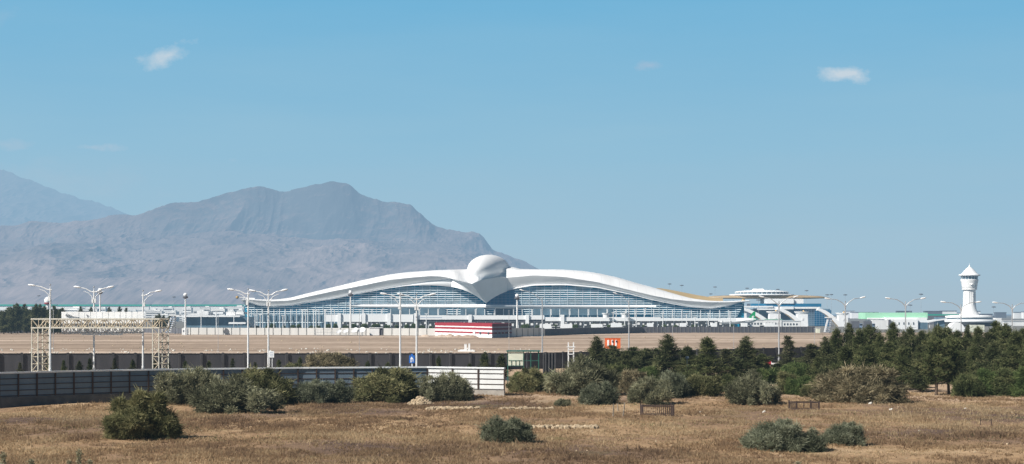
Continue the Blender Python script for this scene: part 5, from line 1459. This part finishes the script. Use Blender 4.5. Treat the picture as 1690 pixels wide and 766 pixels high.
# ------------------------------------------------------------------ field objects
def rock(mb, x, y, z, s, rnd):
    n = 6; i = len(mb.v)
    prof = [(s*.25,-.3*s),(s*.55,0),(s*.5,s*.35),(s*.2,s*.55)]
    k = len(mb.v); mb.lathe((x,y,z), prof, n, rnd.uniform(.8,1.3), rnd.uniform(.8,1.2))
    for j in range(k, len(mb.v)):
        a = mb.v[j]; mb.v[j] = (a[0]+rnd.uniform(-.12,.12)*s, a[1]+rnd.uniform(-.12,.12)*s, a[2]+rnd.uniform(-.1,.1)*s)
def stone_row(px0, px1, py, n, s, label, py1=None):
    rnd = random.Random(int(px0)); a = G(px0,py); b = G(px1,py1 or py); mb = MB()
    for i in range(n):
        t = i/(n-1)+rnd.uniform(-.01,.01); p = a.lerp(b, t); x = p.x; y = p.y+rnd.uniform(-.5,.5)
        rock(mb, x, y, gz(x,y), rnd.uniform(.5,1.25)*s, rnd)
    solo(mb, 'stone_row', M['stone'], label, 'stones')
stone_row(706,790,676.5,80,.42,'row of loose pale stones in front of the stone pile')
stone_row(826,912,676,60,.34,'sparse row of pale stones right of the pile, near the tiny bush')
stone_row(872,985,707,110,.38,'long low row of pale stones right of the middle round bush')
def stone_pile():
    rnd = random.Random(4); c = G(694,668); mb = MB()
    for i in range(190):
        a = rnd.uniform(0,6.28); q = math.sqrt(rnd.random())*1.15; h = (1-q/1.2)*.85
        x = c.x+math.cos(a)*q; y = c.y+math.sin(a)*q*.8
        rock(mb, x, y, c.z+h*rnd.uniform(.75,1), rnd.uniform(.14,.28), rnd)
    mb.lathe((c.x,c.y,c.z), [(1.0,-.1),(.6,.4),(.1,.72)], 12, 1, .8)
    solo(mb, 'stone_pile', M['stone'], 'heap of pale stones in front of the bushes by the fence', 'stone pile')
stone_pile()
for px, py, s, lb in ((1260,681,.32,'white stone between the two iron railings'),(1470,677,.30,'white stone in front of the very wide bush'),(1155,681,.2,'small pale stone right of the left iron railing'),(1592,675,.18,'small stone at the right near the pines'),(1516,712,.16,'tiny white stone on the dark patch at right'),(1436,667,.34,'flat pale stone at the foot of the very wide bush')):
    rnd = random.Random(px); mb = MB(); g = G(px,py); rock(mb, g.x, g.y, g.z, s*.75, rnd); rock(mb, g.x+.1, g.y, g.z+s*.3, s*.5, rnd)
    solo(mb, 'stone', M['whitestone'], lb, 'stone')
# rubble on the sand, along the dark wall
rnd = random.Random(77); mb = MB()
for i in range(420):
    q = rnd.uniform(-10, 1400); D = rnd.uniform(330, 395); rock(mb, X(q,D), D, .1, abs(rnd.gauss(.12,.14))+.08, rnd)
o = mb.build('rubble', M['whitestone'])
mb2 = MB()
for i in range(520):
    q = rnd.uniform(-20, 1420); D = rnd.uniform(300, 640); rock(mb2, X(q,D), D, .05, abs(rnd.gauss(.10,.16))+.08, rnd)
o2 = mb2.build('soil_clods', M['stone']); tag(o2, 'clods of earth and gravel scattered over the sand field', kind='stuff'); o2['category'] = 'gravel'; tag(o, 'scattered white rubble and litter on the sand behind the dark wall', kind='stuff'); o['category'] = 'rubble'
mb = MB()
for q in range(1263, 1360, 13): mb.box((X(q,345), 345, .25), (.9,.5,.4)); 
solo(mb, 'kerb_blocks', M['white'], 'broken line of white blocks on the sand behind the pines', 'blocks')
rnd = random.Random(78); mb = MB()
for i in range(260):
    D = rnd.uniform(90, 165); q = rnd.uniform(0, 1690); x = X(q,D)
    if q < 840 and D > 140: continue
    rock(mb, x, D, gz(x,D), abs(rnd.gauss(.05,.05))+.03, rnd)
o = mb.build('pebbles', M['stone']); tag(o, 'small stones scattered over the dry field', kind='stuff'); o['category'] = 'stones'
# iron railings
def railing(pxa, pxb, base, top, depth, label, dense=.16):
    a = G(pxa, base); b = G(pxb, base); h = (base-top)/F*a.y; r = thing('grave_railing', ((a.x+b.x)/2, a.y, a.z), label, 'railing')
    cs = [(a.x,a.y),(b.x,a.y),(b.x,a.y+depth),(a.x,a.y+depth)]
    for x, y in cs: MB().box((x,y,gz(x,y)+h*.54), (.11,.11,h*1.12)).build('post', M['rust'], r)
    for i in range(4):
        (x0,y0),(x1,y1) = cs[i], cs[(i+1)%4]; p0 = Vector((x0,y0,gz(x0,y0))); p1 = Vector((x1,y1,gz(x1,y1)))
        mb = MB()
        for z in (h*.12, h*.92): mb.tube([p0+Vector((0,0,z)), p1+Vector((0,0,z))], .04, 5)
        L = (p1-p0).length; n = int(L/dense)
        for j in range(1, n):
            p = p0.lerp(p1, j/n); mb.tube([p+Vector((0,0,h*.05)), p+Vector((0,0,h*.98))], .022, 4)
        mb.build('rail_side', M['rust'], r)
railing(1061,1111,687,669,2.2,'dark iron grave railing with closely set bars, left of the two')
railing(1315,1353,678,663.5,4.0,'open dark iron enclosure in front of the very wide bush', .5)
r = thing('wooden_stakes', G(1022,688), 'group of old wooden stakes stuck in the field left of the iron railing', 'stakes')
for (x0,y0,x1,y1) in ((1012,689,1012.5,666),(1028,688,1031,664),(1020,678,1019,666)):
    g = G(x0,y0); MB().tube([g-Vector((0,0,.1)), Vector((X(x1,g.y), g.y, Z(y1,g.y)))], [.07,.045], 6).build('stake', M['wood'], r)
r = thing('low_metal_frame', G(1628,702), 'thin rusty post frame in the dark patch at the right', 'frame')
for q, t in ((1618,690),(1636,691)):
    g = G(q,702); MB().tube([g, Vector((g.x,g.y,Z(t,g.y)))], .03, 5).build('post', M['rust'], r)
g = G(1618,702); g2 = G(1636,702); MB().tube([g+Vector((0,0,.4)), g2+Vector((0,0,.4))], .02, 5).build('rail', M['rust'], r)

# prototypes were only moulds for the copies
for p in protos:
    for ch in list(p.children):
        for g_ in list(ch.children): bpy.data.objects.remove(g_, do_unlink=True)
        bpy.data.objects.remove(ch, do_unlink=True)
    bpy.data.objects.remove(p, do_unlink=True)

# ------------------------------------------------------------------ light, sky, camera
EL = R(39); hx, hy = -0.83, -0.557
S = Vector((hx*math.cos(EL), hy*math.cos(EL), math.sin(EL))).normalized()
sun = bpy.data.lights.new('sun', 'SUN'); sun.energy = 6.2; sun.angle = R(0.5); sun.color = (1.0, 0.955, 0.89)
so = bpy.data.objects.new('sun', sun); COL.objects.link(so); so.rotation_euler = S.to_track_quat('Z', 'Y').to_euler(); so.location = (0, 0, 60)
w = bpy.data.worlds.new('World'); sc.world = w; w.use_nodes = True; nt = w.node_tree; nt.nodes.clear()
out = nt.nodes.new('ShaderNodeOutputWorld'); bg = nt.nodes.new('ShaderNodeBackground'); bg.inputs[1].default_value = 0.1
nt.links.new(bg.outputs[0], out.inputs[0])
sky = nt.nodes.new('ShaderNodeTexSky'); sky.sky_type = 'NISHITA'; sky.sun_disc = False; sky.sun_elevation = EL; sky.sun_rotation = math.atan2(hx, hy) % (2*math.pi)
sky.air_density = 1.0; sky.dust_density = 1.2; sky.ozone_density = 1.5
tc = nt.nodes.new('ShaderNodeTexCoord'); sp = nt.nodes.new('ShaderNodeSeparateXYZ'); nt.links.new(tc.outputs['Generated'], sp.inputs[0])
# dusty desert horizon: colour by elevation, blended into the physical sky higher up
rp = ramp(nt, [(0.0, (3.85, 5.1, 6.05)), (0.18, (3.55, 5.3, 6.55)), (0.5, (2.85, 5.15, 6.8)), (0.92, (1.75, 4.55, 6.85)), (1.0, (1.6, 4.4, 6.8))])
mr = nt.nodes.new('ShaderNodeMapRange'); mr.inputs[1].default_value = 0.0; mr.inputs[2].default_value = 0.20; nt.links.new(sp.outputs['Z'], mr.inputs[0])
ns = noise(nt, 5.0, 5, tc.outputs['Generated'], (1, 1, 7))
hb = nt.nodes.new('ShaderNodeMath'); hb.operation = 'MULTIPLY_ADD'; hb.inputs[1].default_value = .22; nt.links.new(ns.outputs[0], hb.inputs[0])
hs = nt.nodes.new('ShaderNodeMath'); hs.operation = 'SUBTRACT'; hs.inputs[1].default_value = .11; nt.links.new(mr.outputs[0], hs.inputs[0]); nt.links.new(hs.outputs[0], hb.inputs[2])
nt.links.new(hb.outputs[0], rp.inputs[0])
mb_ = nt.nodes.new('ShaderNodeMapRange'); mb_.inputs[1].default_value = 0.18; mb_.inputs[2].default_value = 0.34; nt.links.new(sp.outputs['Z'], mb_.inputs[0])
mx = nt.nodes.new('ShaderNodeMix'); mx.data_type = 'RGBA'
dim = nt.nodes.new('ShaderNodeMix'); dim.data_type = 'RGBA'; dim.blend_type = 'MULTIPLY'; dim.inputs[0].default_value = 1; dim.inputs[7].default_value = (.42, .42, .44, 1)
nt.links.new(sky.outputs[0], dim.inputs[6])
nt.links.new(mb_.outputs[0], mx.inputs[0]); nt.links.new(rp.outputs[0], mx.inputs[6]); nt.links.new(dim.outputs[2], mx.inputs[7])
cur = mx.outputs[2]
# small clouds: soft patches in the sky direction field
def mth(op, a, b=None, clamp=False):
    n = nt.nodes.new('ShaderNodeMath'); n.operation = op; n.use_clamp = clamp
    for i, v in enumerate((a, b)):
        if v is None: continue
        if isinstance(v, (int, float)): n.inputs[i].default_value = v
        else: nt.links.new(v, n.inputs[i])
    return n.outputs[0]
U = mth('DIVIDE', sp.outputs['X'], mth('MAXIMUM', sp.outputs['Y'], .05)); V = mth('DIVIDE', sp.outputs['Z'], mth('MAXIMUM', sp.outputs['Y'], .05))
front = mth('GREATER_THAN', sp.outputs['Y'], .2)
nw = noise(nt, 38, 7, tc.outputs['Generated'], (1, 1, 1.6), .62)
def cloud(px, py, rx, ry, tilt, dens, soft=1.0, colr=(7.0, 7.3, 7.6, 1)):
    global cur
    u0, v0 = (px-CX)/F, (HY-py)/F
    du = mth('SUBTRACT', U, u0); dv = mth('SUBTRACT', mth('SUBTRACT', V, v0), mth('MULTIPLY', du, tilt))
    a = mth('MULTIPLY', du, F/rx); b = mth('MULTIPLY', dv, F/ry)
    rr = mth('SQRT', mth('ADD', mth('MULTIPLY', a, a), mth('MULTIPLY', b, b)))
    k = mth('SUBTRACT', mth('ADD', 1.0, mth('MULTIPLY', mth('SUBTRACT', nw.outputs[0], .5), 4.2)), rr)
    k = mth('MULTIPLY', mth('MULTIPLY', k, 1.2/soft, True), dens)
    k = mth('MULTIPLY', k, front)
    m = nt.nodes.new('ShaderNodeMix'); m.data_type = 'RGBA'; m.inputs[7].default_value = colr
    nt.links.new(k, m.inputs[0]); nt.links.new(cur, m.inputs[6]); cur = m.outputs[2]
cloud(278, 92, 40, 17, .25, .62, 1.3)
cloud(1393, 122, 36, 14, 0, .68, 1.2)
cloud(1078, 107, 30, 9, .15, .38, 1.6, (6.2, 5.6, 6.3, 1))
cloud(150, 243, 55, 9, -.05, .6, 1.6, (5.6, 6.0, 6.8, 1))
cloud(15, 240, 60, 15, .0, .45, 2.0, (5.2, 5.7, 6.6, 1))
cloud(385, 264, 12, 6, 0, .18, 1.6, (5.6, 6.0, 6.8, 1))
cloud(10, 25, 30, 14, .3, .15, 1.8, (6, 6, 6.6, 1))
cloud(60, 290, 220, 40, -.1, .35, 3.0, (4.4, 5.3, 6.3, 1))
az = nt.nodes.new('ShaderNodeMapRange'); az.inputs[1].default_value = -.3; az.inputs[2].default_value = .6; az.inputs[3].default_value = .85
nt.links.new(sp.outputs['Y'], az.inputs[0])
fin = nt.nodes.new('ShaderNodeVectorMath'); fin.operation = 'SCALE'; nt.links.new(cur, fin.inputs[0]); nt.links.new(az.outputs[0], fin.inputs['Scale'])
nt.links.new(fin.outputs[0], bg.inputs[0])

cam = bpy.data.cameras.new('camera'); co = bpy.data.objects.new('camera', cam); COL.objects.link(co)
co.location = (0, 0, H); co.rotation_euler = (R(90), 0, 0)
cam.sensor_width = 36; cam.lens = F/1690*36; cam.shift_y = (HY-383)/1690; cam.clip_start = 1; cam.clip_end = 60000
sc.camera = co
sc.view_settings.view_transform = 'Standard'; sc.view_settings.look = 'None'; sc.view_settings.exposure = 0; sc.view_settings.gamma = 1
sc.render.engine = 'CYCLES'
